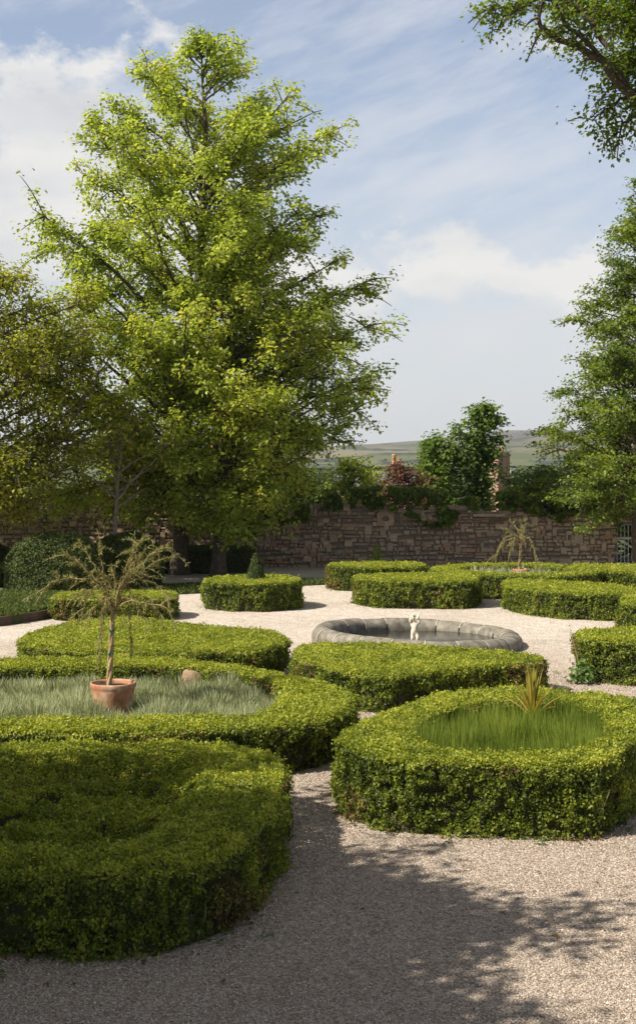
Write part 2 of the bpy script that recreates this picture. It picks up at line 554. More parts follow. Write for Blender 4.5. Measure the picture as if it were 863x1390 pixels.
# ------------------------------------------------------------------ hedges
def hedge(label, outer, h, leaf, hole=None, seed=0, cover=2.6, dip=None, mat='box', group='clipped box hedges of the parterre', name='box_hedge', bare=.16):
    g = np.random.default_rng(100 + seed)
    O = ccw(catmull(outer, .07))
    O = O + normals2(O) * (vnoise(np.column_stack([O, np.zeros(len(O))]), 1.6, seed)[:, None] - .5) * .07
    Hh = ccw(catmull(hole, .07)) if hole is not None else None
    FOOT.append(O)
    mb = MB()
    ins = .075
    Oi = O - normals2(O) * ins
    if Hh is not None:
        Hi = Hh + normals2(Hh) * ins
        fill(mb, Oi, h - .075, 1, .5, [Hi])
        wall_strip(mb, Hi, 0, h - .075, 1, .5, True)
    else:
        ztop = h - .075 - (.24 if dip is not None else 0)
        fill(mb, Oi, ztop, 1, .5)
    wall_strip(mb, Oi, 0, h - .075 - (.24 if dip is not None else 0), 1)
    leaf = leaf * .86
    L, W = leaf, leaf * .62
    dens = cover / (L * W * .5)
    rnd = .045

    def thin(Q, keep_far=.25):
        k = in_view(Q) | (g.random(len(Q)) < keep_far)
        return k

    # sides
    for P, sgn in ([(O, 1)] + ([(Hh, -1)] if Hh is not None else [])):
        seg = np.roll(P, -1, 0) - P
        ln = np.linalg.norm(seg, axis=1)
        n = int(ln.sum() * h * dens)
        ci = np.concatenate([[0], np.cumsum(ln)])
        s = g.random(n) * ci[-1]
        i = np.clip(np.searchsorted(ci, s) - 1, 0, len(P) - 1)
        t = (s - ci[i]) / ln[i]
        Q = P[i] + seg[i] * t[:, None]
        N2 = normals2(P)[i] * sgn
        z = h * g.random(n) ** .93
        facing = -(N2 * Q).sum(1) / np.linalg.norm(Q, axis=1)      # towards the camera
        k = thin(Q) & ((facing > -.25) | (g.random(n) < .45))
        Q, N2, z = Q[k], N2[k], z[k]
        n = len(Q)
        P3 = np.column_stack([Q, z])
        nz = vnoise(P3, 3.2, seed + 3)
        gaps = vnoise(P3, 7.5, seed + 5) * .6 + vnoise(P3, 16, seed + 6) * .4
        low = 1 - z / h
        tf = vnoise(P3, 15, seed + 7)
        k = (gaps > (bare + .16 * low)) & (tf > .30)
        k |= g.random(n) < .18
        Q, N2, z, nz, tf = Q[k], N2[k], z[k], nz[k], tf[k]
        n = len(Q)
        up = np.clip((z - (h - rnd)) / rnd, 0, 1)
        inset = rnd * (1 - np.sqrt(np.clip(1 - up ** 2, 0, 1))) + .05 * (1 - z / h) * (nz < .5)
        off = (nz - .5) * .09 + (tf - .55) * .085 - inset + g.normal(size=n) * .018 + g.exponential(.010, n)
        P3 = np.column_stack([Q + N2 * off[:, None], z])
        N = np.column_stack([N2 * .8, .25 + up * .8]) + rand_unit(n, g) * .85
        brown = vnoise(P3, 2.2, seed + 9)
        tint = np.clip(.31 + g.normal(size=n) * .20 + (nz - .5) * .4 + (tf - .5) * .5 + up * .25 - .25 * (brown > .72), 0, 1)  # shade of the side faces put into the tint, darker than the top
        T = np.column_stack([N2 * .6, np.full(n, .7)]) + rand_unit(n, g) * .8
        dead = (vnoise(P3, 1.7, seed + 21) * .6 + vnoise(P3, 5.0, seed + 22) * .4 > .66) & (g.random(n) < .55)
        for kk, mi in ((~dead, 0), (dead, 2)):
            if kk.any():
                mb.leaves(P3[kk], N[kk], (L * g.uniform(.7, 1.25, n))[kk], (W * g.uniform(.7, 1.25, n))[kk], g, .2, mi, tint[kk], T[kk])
    # bare stems near the foot
    ns = int(len(O) * .22)
    ii = g.integers(0, len(O), ns)
    for q in ii:
        if not in_view(O[q:q + 1])[0] or O[q, 1] > 24:
            continue
        nn = normals2(O)[q]
        p = np.array([O[q, 0] - nn[0] * .09, O[q, 1] - nn[1] * .09, 0])
        e = p + np.array([nn[0] * .05 + g.normal() * .05, nn[1] * .05 + g.normal() * .05, h * g.uniform(.35, .75)])
        mb.tube([p, (p + e) / 2 + g.normal(size=3) * .015, e], [.007, .005, .003], 4, 3)
    # top
    lo, hi = O.min(0), O.max(0)
    n = int((hi - lo).prod() * dens * .9)
    Q = lo + g.random((n, 2)) * (hi - lo)
    Q = Q[in_view(Q) | (g.random(len(Q)) < .25)]
    k = inside(O, Q)
    if Hh is not None:
        k &= ~inside(Hh, Q)
    Q = Q[k]
    n = len(Q)
    e = edge_dist(O[::2], Q)
    if Hh is not None:
        e = np.minimum(e, edge_dist(Hh[::2], Q))
    P3 = np.column_stack([Q, np.zeros(n)])
    nz = vnoise(P3, 2.6, seed + 11)
    nf = vnoise(P3, 9.0, seed + 12)
    u = np.clip(1 - e / rnd, 0, 1)
    z = h - rnd * (1 - np.sqrt(np.clip(1 - u ** 2, 0, 1))) + (nz - .5) * .035 + (nf - .5) * .04 + g.normal(size=n) * .012 + g.exponential(.009, n)
    if dip is not None:
        dd = dip(Q)
        z = z - dd * (.12 + .22 * (nf - .35)) - dd * (nz < .42) * .08
    up = np.column_stack([np.zeros((n, 2)), np.ones(n)])
    N = up * .75 + rand_unit(n, g) * .9
    tint = np.clip(.66 + g.normal(size=n) * .17 + (nz - .5) * .3 + (nf - .5) * .45, 0, 1)  # sunlit top put into the tint, lighter than the sides
    T = up * .5 + rand_unit(n, g) * .8
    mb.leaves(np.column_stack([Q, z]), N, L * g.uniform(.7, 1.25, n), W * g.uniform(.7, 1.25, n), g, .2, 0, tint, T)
    c = O.mean(0)
    o = mb.build(name, [M[mat], M['box_core'], M['dead_leaf'], M['bark_pale']], loc=(c[0], c[1], 0))
    tag(o, label, 'hedge', group)
    return o, O, Hh


A_out = [(-.33, 11.45), (-.75, 12.05), (-1.6, 12.2), (-2.9, 12.2), (-4.2, 11.9), (-4.6, 10.4), (-4.2, 8.8), (-3.2, 8.35), (-2.0, 8.2), (-1.16, 8.16), (-.6, 8.6), (-.36, 9.5), (-.28, 10.5)]


def a_dip(Q):
    d = edge_dist(ccw(catmull(A_out, .2)), Q)
    a = np.clip((d - .62) / .35, 0, 1)
    return a


hedge('dark shaded box hedge with a sunken middle beside the gravel path, nearest of all', A_out, .50, .036, seed=1, dip=a_dip, cover=2.7)

B_out = [(.40, 14.75), (.30, 15.35), (-.02, 15.85), (-.72, 16.8), (-1.5, 17.55), (-2.6, 17.95), (-4.2, 17.7), (-5.4, 16.7), (-5.9, 15.1), (-5.5, 13.7), (-4.2, 12.9), (-2.65, 12.75), (-1.2, 12.85), (-.51, 13.0), (-.1, 13.25), (.22, 13.8)]
B_hole = [(-.38, 15.1), (-.62, 16.0), (-1.25, 16.75), (-2.6, 17.15), (-4.1, 16.8), (-4.9, 15.5), (-4.6, 14.1), (-3.9, 13.65), (-2.65, 13.5), (-1.3, 13.6), (-.6, 13.85)]
hedge('wide ring of box hedge round the silvery lavender and terracotta pot', B_out, .48, .040, B_hole, seed=2, cover=2.5)

C_out = [(-4.5, 20.2), (-4.35, 22.0), (-3.5, 23.2), (-2.6, 22.6), (-1.85, 21.9), (-.8, 21.2), (-.48, 20.2), (-.62, 19.3), (-1.1, 18.75), (-2.5, 18.6), (-3.9, 19.0)]
hedge('broad flat box hedge right behind the lavender ring, left of the pool', C_out, .45, .044, seed=3, cover=2.5)

D_out = [(.2, 11.75), (.22, 12.2), (.46, 12.7), (.95, 13.7), (1.56, 14.5), (2.2, 14.7), (2.74, 14.4), (3.34, 14.0), (3.7, 13.3), (3.3, 12.6), (2.78, 11.7), (2.48, 11.05), (2.34, 10.86), (2.15, 10.8), (1.5, 10.84), (.95, 10.90), (.72, 10.96), (.40, 11.28)]
D_hole = [(.90, 12.05), (1.05, 12.8), (1.54, 13.55), (2.06, 13.8), (2.6, 13.65), (2.82, 12.8), (2.52, 11.9), (2.16, 11.42), (1.58, 11.24), (1.05, 11.45)]
hedge('sunlit box hedge enclosing green spikes and the yellow sword-leaved plant', D_out, .60, .036, D_hole, seed=4, cover=2.8, bare=.12)

E_out = [(-.33, 18.8), (-.17, 19.45), (.54, 19.75), (1.58, 19.25), (2.2, 19.1), (2.8, 18.6), (3.08, 18.1), (2.9, 17.7), (2.3, 17.35), (1.77, 17.05), (1.3, 16.7), (.85, 16.45), (.58, 16.6), (.2, 17.1), (-.22, 17.9)]
hedge('crescent box hedge in front of the round stone pool', E_out, .45, .043, seed=5, cover=2.5)

F_c = (-1.45, 29.4)
hedge('small round box hedge with a clipped cone rising from it', [(F_c[0] + 1.1 * math.cos(a), F_c[1] + 1.1 * math.sin(a)) for a in np.linspace(0, 2 * PI, 14, endpoint=False)], .60, .055, seed=6, cover=2.5)

G_out = [(.81, 30.0), (1.1, 29.3), (1.6, 29.0), (2.5, 28.9), (3.38, 29.0), (3.62, 29.8), (3.55, 30.8), (2.5, 31.2), (1.3, 30.9), (.85, 30.5)]
hedge('squat box hedge just beyond the pool, left of the far path gap', G_out, .60, .055, seed=7, cover=2.5)
H_out = [(.37, 33.5), (.4, 34.7), (1.7, 35.0), (2.55, 34.7), (2.7, 33.6), (1.5, 33.0)]
hedge('box hedge peeping out behind the squat one, nearest the far wall plant', H_out, .60, .06, seed=8, cover=2.4)
I_out = [(4.05, 28.6), (4.2, 29.9), (5.0, 30.2), (5.8, 29.5), (6.45, 28.9), (6.6, 27.5), (6.15, 26.65), (5.3, 26.8), (4.65, 27.3)]
hedge('wavy fronted box hedge beyond the pool, right of the far path gap', I_out, .53, .053, seed=9, cover=2.5)
J_c = (4.9, 33.0)
ring = lambda c, r, n=16: [(c[0] + r * math.cos(a), c[1] + r * math.sin(a)) for a in np.linspace(0, 2 * PI, n, endpoint=False)]
hedge('far ring of box hedge round the small terracotta pot and weeping tree', ring(J_c, 2.1), .56, .06, ring(J_c, 1.4), seed=10, cover=2.4)
K_out = [(6.75, 35.1), (7.05, 34.0), (7.3, 32.9), (8.6, 32.2), (9.8, 32.2), (9.9, 34.4), (8.4, 35.2)]
hedge('far box hedge near the iron gate, cut by the frame', K_out, .52, .06, seed=11, cover=2.4)
L_out = [(3.83, 19.0), (3.88, 19.8), (4.6, 20.2), (5.8, 20.3), (6.2, 19.2), (5.6, 18.4), (4.6, 18.5), (4.05, 18.75)]
hedge('box hedge with weeds at its corner, beside the path right of the pool', L_out, .60, .043, seed=12, cover=2.6)
hedge('sliver of box hedge at the frame edge behind the weedy one', [(5.72, 24.0), (5.75, 25.2), (6.6, 25.6), (7.4, 24.8), (6.8, 23.8)], .60, .05, seed=13, cover=2.4)
N_out = [(-5.35, 26.8), (-5.2, 28.0), (-4.2, 28.3), (-3.1, 28.0), (-2.95, 27.0), (-3.6, 26.5), (-4.6, 26.5)]
hedge('low box hedge beside the grassy bank, behind the weeping tree', N_out, .45, .055, seed=14, cover=2.4)
hedge('dark clipped yew hedge along the foot of the wall under the maple', [(-5.3, 39.0), (-5.2, 40.3), (-3.6, 40.5), (-2.2, 40.2), (-2.0, 39.2), (-3.4, 38.8)], .72, .075, seed=15, cover=2.4, mat='yew', name='yew_hedge', group=None)


def dome(label, c, rx, ry, h, seed):
    g = np.random.default_rng(300 + seed)
    mb = MB()
    prof = []
    for t in np.linspace(0, PI / 2, 10):
        prof.append(((math.cos(t) ** .75) * .93 if t < PI / 2 - .01 else .0, (math.sin(t) ** .85) * h * .95))
    prof = [(.75, 0)] + [(p[0], p[1] * .86 + .14 * h) for p in prof]
    m2 = MB()
    m2.lathe(prof, 28)
    V = np.concatenate(m2.v)
    V[:, 0] *= rx
    V[:, 1] *= ry
    V = V + np.array([c[0], c[1], 0])
    for f in m2.f:
        mb.add(V, f, 1, .5, True)
    n = 30000
    D = rand_unit(n, g)
    D[:, 2] = np.abs(D[:, 2]) * 1.0
    D = unit(D)
    th = np.arcsin(np.clip(D[:, 2], 0, 1))
    az = np.arctan2(D[:, 1], D[:, 0])
    rr = np.clip(np.cos(th), 0, 1) ** .75
    zz = (np.sin(th) ** .85) * .86 + .14
    low = g.random(n) < .2
    zz = np.where(low, g.random(n) * .16, zz)
    rr = np.where(low, .80 + zz * 1.25, rr)
    P = np.column_stack([rr * rx * np.cos(az) + c[0], rr * ry * np.sin(az) + c[1], zz * h])
    N = np.column_stack([np.cos(az) * np.cos(th), np.sin(az) * np.cos(th), np.sin(th)])
    nz = vnoise(P, 2.2, seed)
    nf = vnoise(P, 6.5, seed + 1)
    P = P + N * ((nz - .5) * .14 + (nf - .5) * .07 + g.normal(size=n) * .02)[:, None]
    mb.leaves(P, N * .8 + rand_unit(n, g) * .8, .075, .036, g, .2, 0, np.clip(.45 + g.normal(size=n) * .2 + (nf - .5) * .6, 0, 1), N * .5 + rand_unit(n, g))
    FOOT.append(np.array(ring(c, max(rx, ry) * .95)))
    o = mb.build('yew_dome', [M['yew'], M['box_core']], loc=(c[0], c[1], 0))
    tag(o, label, 'shrub', 'clipped yew domes')


dome('broad dark yew dome behind the grassy bank, larger of the two', (-6.48, 32.7), 1.22, 1.15, 1.44, 1)
dome('rounded yew dome partly behind the broader one and the potted tree', (-5.0, 34.4), .98, 1.0, 1.36, 2)
dome('dark yew dome cut by the frame beyond the broad one', (-8.9, 35.0), 1.1, 1.1, 1.1, 3)

# clipped cone in the round hedge
g = np.random.default_rng(55)
mb = MB()
cx, cy = -1.38, 29.5
mb.lathe([(.24, .3), (.22, .55), (.12, .85), (.01, 1.12)], 14, (cx, cy, 0), 1)
n = 5000
t = g.random(n) ** 1.4
a = g.random(n) * 2 * PI
r = .25 * (1 - t) ** .85 + .015
P = np.column_stack([cx + r * np.cos(a), cy + r * np.sin(a), .35 + t * .82]) + g.normal(size=(n, 3)) * .015
N = np.column_stack([np.cos(a), np.sin(a), np.full(n, .5)])
mb.leaves(P, N + rand_unit(n, g) * .8, .05, .028, g, .2, 0, np.clip(.35 + g.normal(size=n) * .2, 0, 1))
o = mb.build('topiary_cone', [M['yew'], M['box_core']], loc=(cx, cy, .3))
tag(o, 'little clipped green cone standing inside the round hedge', 'topiary')

# ------------------------------------------------------------------ ground
g = np.random.default_rng(5)
mb = MB()
mb.add([(-5400, -180, -.03), (5400, -180, -.03), (5400, 6650, -.03), (-5400, 6650, -.03)], [(0, 1, 2, 3)])
tag(mb.build('ground', M['ground']), kind='structure')
mb = MB()
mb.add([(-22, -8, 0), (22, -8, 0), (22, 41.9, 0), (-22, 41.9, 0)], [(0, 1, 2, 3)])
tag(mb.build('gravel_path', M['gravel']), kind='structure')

# loose pebbles on the nearer paths
n = 230000
Q = np.column_stack([g.uniform(-2.5, 4.6, n), 7.0 + 13 * g.random(n) ** 1.7])
Q = Q[in_view(Q, .3)]
k = np.zeros(len(Q), bool)
for Pf in FOOT[:13]:
    k |= inside(Pf[::3] if len(Pf) > 60 else Pf, Q)
Q = Q[~k]
n = len(Q)
r = g.uniform(.0042, .0092, n) * (1 + (Q[:, 1] - 8) * .03)
base = np.array([(1, 0, 0), (0, 1, 0), (-1, 0, 0), (0, -1, 0), (0, 0, 1), (0, 0, -1)], float)
V = base[None] * g.uniform(.7, 1.3, (n, 6, 1))
V[:, :, 2] *= .7
an = g.random(n) * 2 * PI
ca, sa = np.cos(an)[:, None], np.sin(an)[:, None]
V = np.stack([V[:, :, 0] * ca - V[:, :, 1] * sa, V[:, :, 0] * sa + V[:, :, 1] * ca, V[:, :, 2]], 2) + g.normal(size=(n, 6, 3)) * .18
V = V * r[:, None, None]
V[:, :, 0] += Q[:, 0:1]
V[:, :, 1] += Q[:, 1:2]
V[:, :, 2] += r[:, None] * .25
f = np.array([(0, 1, 4), (1, 2, 4), (2, 3, 4), (3, 0, 4)])
F = (f[None] + np.arange(n)[:, None, None] * 6).reshape(-1, 3)
mb = MB()
mb.add(V.reshape(-1, 3), F, 0, np.repeat(g.random(n), 4))
tag(mb.build('loose_gravel', M['pebble']), 'loose pale pinkish gravel chips strewn over the near paths', 'gravel', kind='stuff')


# clippings and fallen leaves, thicker along the hedge feet
PP, = [np.concatenate([np.column_stack([g.uniform(-2.6, 4.6, 260), g.uniform(7, 24, 260)])] +
                      [(lambda q: q + normals2(Pf)[ii] * np.abs(g.normal(size=(len(ii), 1))) * .10 + normals2(Pf)[ii] * .02)(Pf[ii]) for Pf in FOOT[:13] if len(Pf) > 60 for ii in [g.integers(0, len(Pf), 260)]])]
PP = PP[in_view(PP, .3)]
k = np.zeros(len(PP), bool)
for Pf in FOOT[:13]:
    k |= inside(Pf[::3] if len(Pf) > 60 else Pf, PP)
PP = PP[~k]
n = len(PP)
mb = MB()
L = g.uniform(.018, .045, n) * np.where(g.random(n) < .12, 1.6, 1)
mb.leaves(np.column_stack([PP, g.uniform(.008, .02, n)]), np.array([0, 0, 1]) + rand_unit(n, g) * .35, L, L * .6, g, .2, 0, g.random(n))
tag(mb.build('fallen_leaves', M['dead_leaf']), 'scattered browned leaves and clippings on the gravel along the hedges', 'leaves', kind='stuff')
# small weeds in the gravel
mb = MB()
for i in range(70):
    Pf = FOOT[int(g.choice([0, 3, 4, 11, 1]))]
    q = int(g.integers(0, len(Pf)))
    c = Pf[q] + normals2(Pf)[q] * abs(g.normal()) * .16
    if not in_view(c[None])[0]:
        continue
    m_ = int(g.integers(5, 16))
    pp = np.column_stack([c[0] + g.normal(size=m_) * .022, c[1] + g.normal(size=m_) * .022, g.uniform(.008, .04, m_)])
    mb.leaves(pp, np.array([0, 0, .8]) + rand_unit(m_, g) * .7, g.uniform(.02, .045, m_), g.uniform(.012, .022, m_), g, .2, 0, g.random(m_))
tag(mb.build('gravel_weeds', M['weed']), 'tiny green weeds sprouting from the gravel beside the hedges', 'weeds', kind='stuff')


# ------------------------------------------------------------------ planted beds
SPLAY = [None]


def blades(mb, Q, z0, hgt, w, g, lean=.25, mat=0, tint=.5, curve=.15):
    """thin upright two-segment blades"""
    n = len(Q)
    a = g.random(n) * 2 * PI
    side = np.column_stack([np.cos(a), np.sin(a), np.zeros(n)])
    le = g.normal(size=(n, 2)) * lean
    if SPLAY[0] is not None:
        le = le + SPLAY[0]
    hgt = np.broadcast_to(hgt, (n,))
    w = np.broadcast_to(w, (n,))[:, None]
    p0 = np.column_stack([Q, np.broadcast_to(z0, (n,))])
    d = np.column_stack([le, np.ones(n)])
    p1 = p0 + d * (hgt * .55)[:, None]
    d2 = np.column_stack([le * (1 + curve * 4), np.full(n, .9)])
    p2 = p1 + d2 * (hgt * .45)[:, None]
    V = np.empty((n, 5, 3))
    V[:, 0] = p0 - side * w * .4
    V[:, 1] = p0 + side * w * .4
    V[:, 2] = p1 + side * w * .5
    V[:, 3] = p1 - side * w * .5
    V[:, 4] = p2
    b = np.arange(n)[:, None] * 5
    tint = np.broadcast_to(np.asarray(tint, float), (n,))
    mb.add(V.reshape(-1, 3), np.concatenate([b + np.array([[0, 1, 2, 3]])]), mat, tint)
    Vn = mb.n
    mb.add(V[:, 2:5].reshape(-1, 3), np.arange(n * 3).reshape(n, 3), mat, tint)


def sample_poly(P, n, g):
    lo, hi = P.min(0), P.max(0)
    Q = lo + g.random((n, 2)) * (hi - lo)
    return Q[inside(P, Q)]


def bed(name, label, cat, hole, n, mat, h0, h1, w, lean, seed, holes=(), mound=.15, tuft=3.5, plant=.34, splay=.35):
    g = np.random.default_rng(600 + seed)
    P = ccw(catmull(hole, .15))
    P = P + normals2(P) * .04
    Q = sample_poly(P, n, g)
    Q = Q[in_view(Q, .5)]
    for c, r in holes:
        Q = Q[np.hypot(Q[:, 0] - c[0], Q[:, 1] - c[1]) > r]
    m = len(Q)
    P3 = np.column_stack([Q, np.zeros(m)])
    nz = vnoise(P3, tuft, seed)
    nf = vnoise(P3, tuft * 2.6, seed + 1)
    big = vnoise(P3, tuft * .4, seed + 3)
    k = (nz * .6 + nf * .4 > .34) | (g.random(m) < .2)
    Q, nz, nf, big = Q[k], nz[k], nf[k], big[k]
    m = len(Q)
    # every plant a clump of its own: tall and upright at its heart, splayed and short at its rim
    cell = np.floor(Q / plant)
    best = np.full(m, 9.0)
    off = np.zeros((m, 2))
    key = np.zeros(m)
    for ax_ in (-1, 0, 1):
        for ay_ in (-1, 0, 1):
            cc = cell + np.array([ax_, ay_])
            h1_ = np.abs(np.sin(cc[:, 0] * 127.1 + cc[:, 1] * 311.7 + seed) * 43758.5453) % 1
            h2_ = np.abs(np.sin(cc[:, 0] * 269.5 + cc[:, 1] * 183.3 + seed) * 43758.5453) % 1
            ctr = (cc + .5 + (np.column_stack([h1_, h2_]) - .5) * .7) * plant
            dv = Q - ctr
            dl = np.linalg.norm(dv, axis=1)
            b_ = dl < best
            best[b_] = dl[b_]
            off[b_] = dv[b_]
            key[b_] = h1_[b_]
    rel = np.clip(best / (plant * .62), 0, 1)
    keep = g.random(m) < 1.05 - .75 * rel ** 2
    Q, nz, nf, big, rel, off, key = (v[keep] for v in (Q, nz, nf, big, rel, off, key))
    m = len(Q)
    hh = (h0 + (h1 - h0) * (nz * .35 + nf * .25 + key * .4)) * g.uniform(.6, 1.15, m) * (1 - .32 * rel ** 2)
    mb = MB()
    SPLAY[0] = off / plant * splay * 2
    blades(mb, Q, mound * nz * (1 - .6 * rel),  hh, w * g.uniform(.7, 1.3, m), g, lean, 0, np.clip(.50 + g.normal(size=m) * .16 + (nf - .5) * .3 + (big - .5) * .3 + (key - .5) * .35 - .18 * rel, 0, 1))
    SPLAY[0] = None
    ms = MB()
    fill(ms, P, .012, 0)
    s = ms.build('soil', M['soil'])
    tag(s, kind='structure')
    o = mb.build(name, [M[mat]])
    tag(o, label, cat, kind='stuff')
    return o


POT = (-2.36, 15.3)
bed('lavender', 'silvery grey green lavender filling the wide hedge ring', 'lavender', B_hole, 190000, 'lav', .20, .46, .012, .10, 1, [(POT, .235)])
COR = gp(722, 985, .42)
bed('green_spikes', 'bright green upright spikes filling the near hedge ring', 'ground cover', D_hole, 90000, 'grass', .46, .84, .010, .05, 2, [((COR[0], COR[1] - .06), .15)], mound=.05, tuft=3.4, plant=.26, splay=.16)
bed('lavender', 'pale lavender filling the far hedge ring', 'lavender', ring(J_c, 1.4), 14000, 'lav', .40, .58, .03, .25, 3, [((5.05, 33.0), .22)])


def lawn(label, pts, n, seed, z=.02):
    g = np.random.default_rng(700 + seed)
    P = ccw(catmull(pts, .3))
    ms = MB()
    fill(ms, P, z, 0)
    wall_strip(ms, P, 0, z)
    tag(ms.build('lawn', M['ground']), kind='structure')
    Q = sample_poly(P, n, g)
    Q = Q[in_view(Q, 1)]
    m = len(Q)
    mb = MB()
    nz = vnoise(np.column_stack([Q, np.zeros(m)]), 1.2, seed)
    blades(mb, Q, z, g.uniform(.05, .11, m), .03, g, .5, 0, np.clip(.3 + nz * .5 + g.normal(size=m) * .15, 0, 1))
    tag(mb.build('grass', M['lawn']), label, 'grass', kind='stuff')


lawn('shaded mown grass on the bank beside the low hedge', [(-9.2, 25.6), (-6.25, 25.8), (-5.75, 26.8), (-5.45, 27.9), (-4.9, 28.8), (-5.6, 30.6), (-7.4, 31.2), (-9.2, 31.0)], 30000, 1, .16)
lawn('narrow grass strip curving behind the round hedge', [(-4.7, 31.6), (-3.4, 32.3), (-2.4, 33.0), (-1.0, 34.4), (.3, 35.2), (.3, 36.3), (-1.2, 36.1), (-2.8, 35.2), (-4.4, 34.2)], 16000, 2, .02)
mb = MB()
pts = [(-9.2, 25.45), (-7.8, 25.48), (-6.2, 25.65), (-5.62, 26.75), (-5.45, 27.2)]
for p, q in zip(pts[:-1], pts[1:]):
    c = ((p[0] + q[0]) / 2, (p[1] + q[1]) / 2, .09)
    mb.box(c, (math.dist(p, q) + .02, .05, .18), rz=math.atan2(q[1] - p[1], q[0] - p[0]))
tag(mb.build('timber_edging', M['timber']), 'dark brown timber board edging the grassy bank', 'edging')

# ------------------------------------------------------------------ pool
PC = (1.70, 22.9)
PR = 1.62
pool = thing('stone_pool', 'round raised garden pool with a rounded grey stone rim', 'pool', (PC[0], PC[1], 0))
NS = 20
g = np.random.default_rng(21)


def rim_profile(t):
    """outer-bottom, over the top, to the inner-bottom (offset, height)"""
    pr = [(.185, -.10), (.19, .10)]
    for k in np.linspace(0, PI, 9):
        pr.append((.19 * math.cos(k), .135 + .15 * math.sin(k)))
    pr += [(-.185, .10), (-.18, -.12)]
    return np.array(pr)


for s in range(NS):
    a0 = 2 * PI * s / NS + .008
    a1 = 2 * PI * (s + 1) / NS - .008
    mb = MB()
    rings_ = []
    dr, dz = g.normal() * .007, g.normal() * .007
    for a in np.linspace(a0, a1, 7):
        e = .012 if a in (a0, a1) else 0
        pr = rim_profile(0)
        q = np.column_stack([(PR + dr + pr[:, 0] * (1 - e * 4)) * math.cos(a), (PR + dr + pr[:, 0] * (1 - e * 4)) * math.sin(a), pr[:, 1] * (1 - e) + dz])
        rings_.append(q)
    k = len(rings_[0])
    V = np.concatenate(rings_)
    F = [(i * k + j, i * k + j + 1, (i + 1) * k + j + 1, (i + 1) * k + j) for i in range(6) for j in range(k - 1)]
    mb.add(V, [f[::-1] for f in F], 0, .5, True)
    mb.add(rings_[0], [list(range(k))])
    mb.add(rings_[-1], [list(range(k))[::-1]])
    o = mb.build('coping_stone', M['stone'])
    o.parent = pool
for s in range(NS):
    mb = MB()
    a = 2 * PI * s / NS
    rr = []
    for da in (-.0062, .0062):
        pr = rim_profile(0)[1:-3]
        rr.append(np.column_stack([(PR + pr[:, 0] * 1.0) * math.cos(a + da), (PR + pr[:, 0] * 1.0) * math.sin(a + da), pr[:, 1] + .002]))
    k = len(rr[0])
    mb.add(np.concatenate(rr), [(j, j + 1, k + j + 1, k + j)[::-1] for j in range(k - 1)], 0, .5, True)
    o = mb.build('mortar_joint', M['mortar'])
    o.parent = pool
mb = MB()
mb.lathe([(PR - .17, .10), (PR - .17, -.35), (0.01, -.35)], 64)
o = mb.build('basin', M['stone'])
o.parent = pool
pool.rotation_euler = (0, R(2.0), 0)
mb = MB()
a = np.linspace(0, 2 * PI, 64, endpoint=False)
V = np.column_stack([PC[0] + (PR - .178) * np.cos(a), PC[1] + (PR - .178) * np.sin(a), np.full(64, .085)])
mb.add(V, [list(range(64))])
tag(mb.build('water', M['water']), kind='structure')

# statue: small putto raising a fish over one shoulder, on a rock plinth
SX, SY = 1.66, 22.85
st = thing('statue', 'little cream stone cherub standing in the middle of the round pool', 'statue', (SX, SY, .0))
st.scale = (.86, .86, .84)


def skin(name, nodes, edges, mat, parent, levels=2):
    me = bpy.data.meshes.new(name)
    me.from_pydata([n[:3] for n in nodes], edges, [])
    o = bpy.data.objects.new(name, me)
    COL.objects.link(o)
    md = o.modifiers.new('Skin', 'SKIN')
    md.use_smooth_shade = True
    sv = me.skin_vertices[0].data
    for i, n in enumerate(nodes):
        rx = n[3] if isinstance(n[3], tuple) else (n[3], n[3])
        sv[i].radius = rx
        sv[i].use_root = (i == 0)
    sb = o.modifiers.new('Sub', 'SUBSURF')
    sb.levels = levels
    sb.render_levels = levels
    me.materials.append(mat)
    o.parent = parent
    return o


b = .20
SCL = 1.0
nodes = [(0, 0, b + .10, (.062, .055)), (.012, -.012, b + .165, (.060, .055)), (-.004, 0, b + .23, (.062, .052)), (-.010, 0, b + .275, (.032, .03)),
         (-.028, -.018, b + .325, (.036, .036)), (-.034, -.02, b + .375, (.050, .052)), (-.034, -.02, b + .415, (.034, .036)),
         (-.062, 0, b + .25, (.033, .033)), (-.086, -.025, b + .315, (.031, .031)), (-.066, -.03, b + .380, (.027, .027)),
         (.055, 0, b + .25, (.034, .034)), (.094, -.015, b + .285, (.031, .031)), (.072, -.02, b + .345, (.026, .026)),
         (.04, -.01, b + .05, (.048, .045)), (.068, -.05, b - .04, (.036, .036)), (.048, -.02, b - .12, (.026, .026)),
         (-.036, -.005, b + .05, (.046, .045)), (-.045, -.03, b - .05, (.034, .034)), (-.04, 0, b - .13, (.025, .025))]
edges = [(0, 1), (1, 2), (2, 3), (3, 4), (4, 5), (5, 6), (2, 7), (7, 8), (8, 9), (2, 10), (10, 11), (11, 12), (0, 13), (13, 14), (14, 15), (0, 16), (16, 17), (17, 18)]
skin('body', nodes, edges, M['statue'], st)
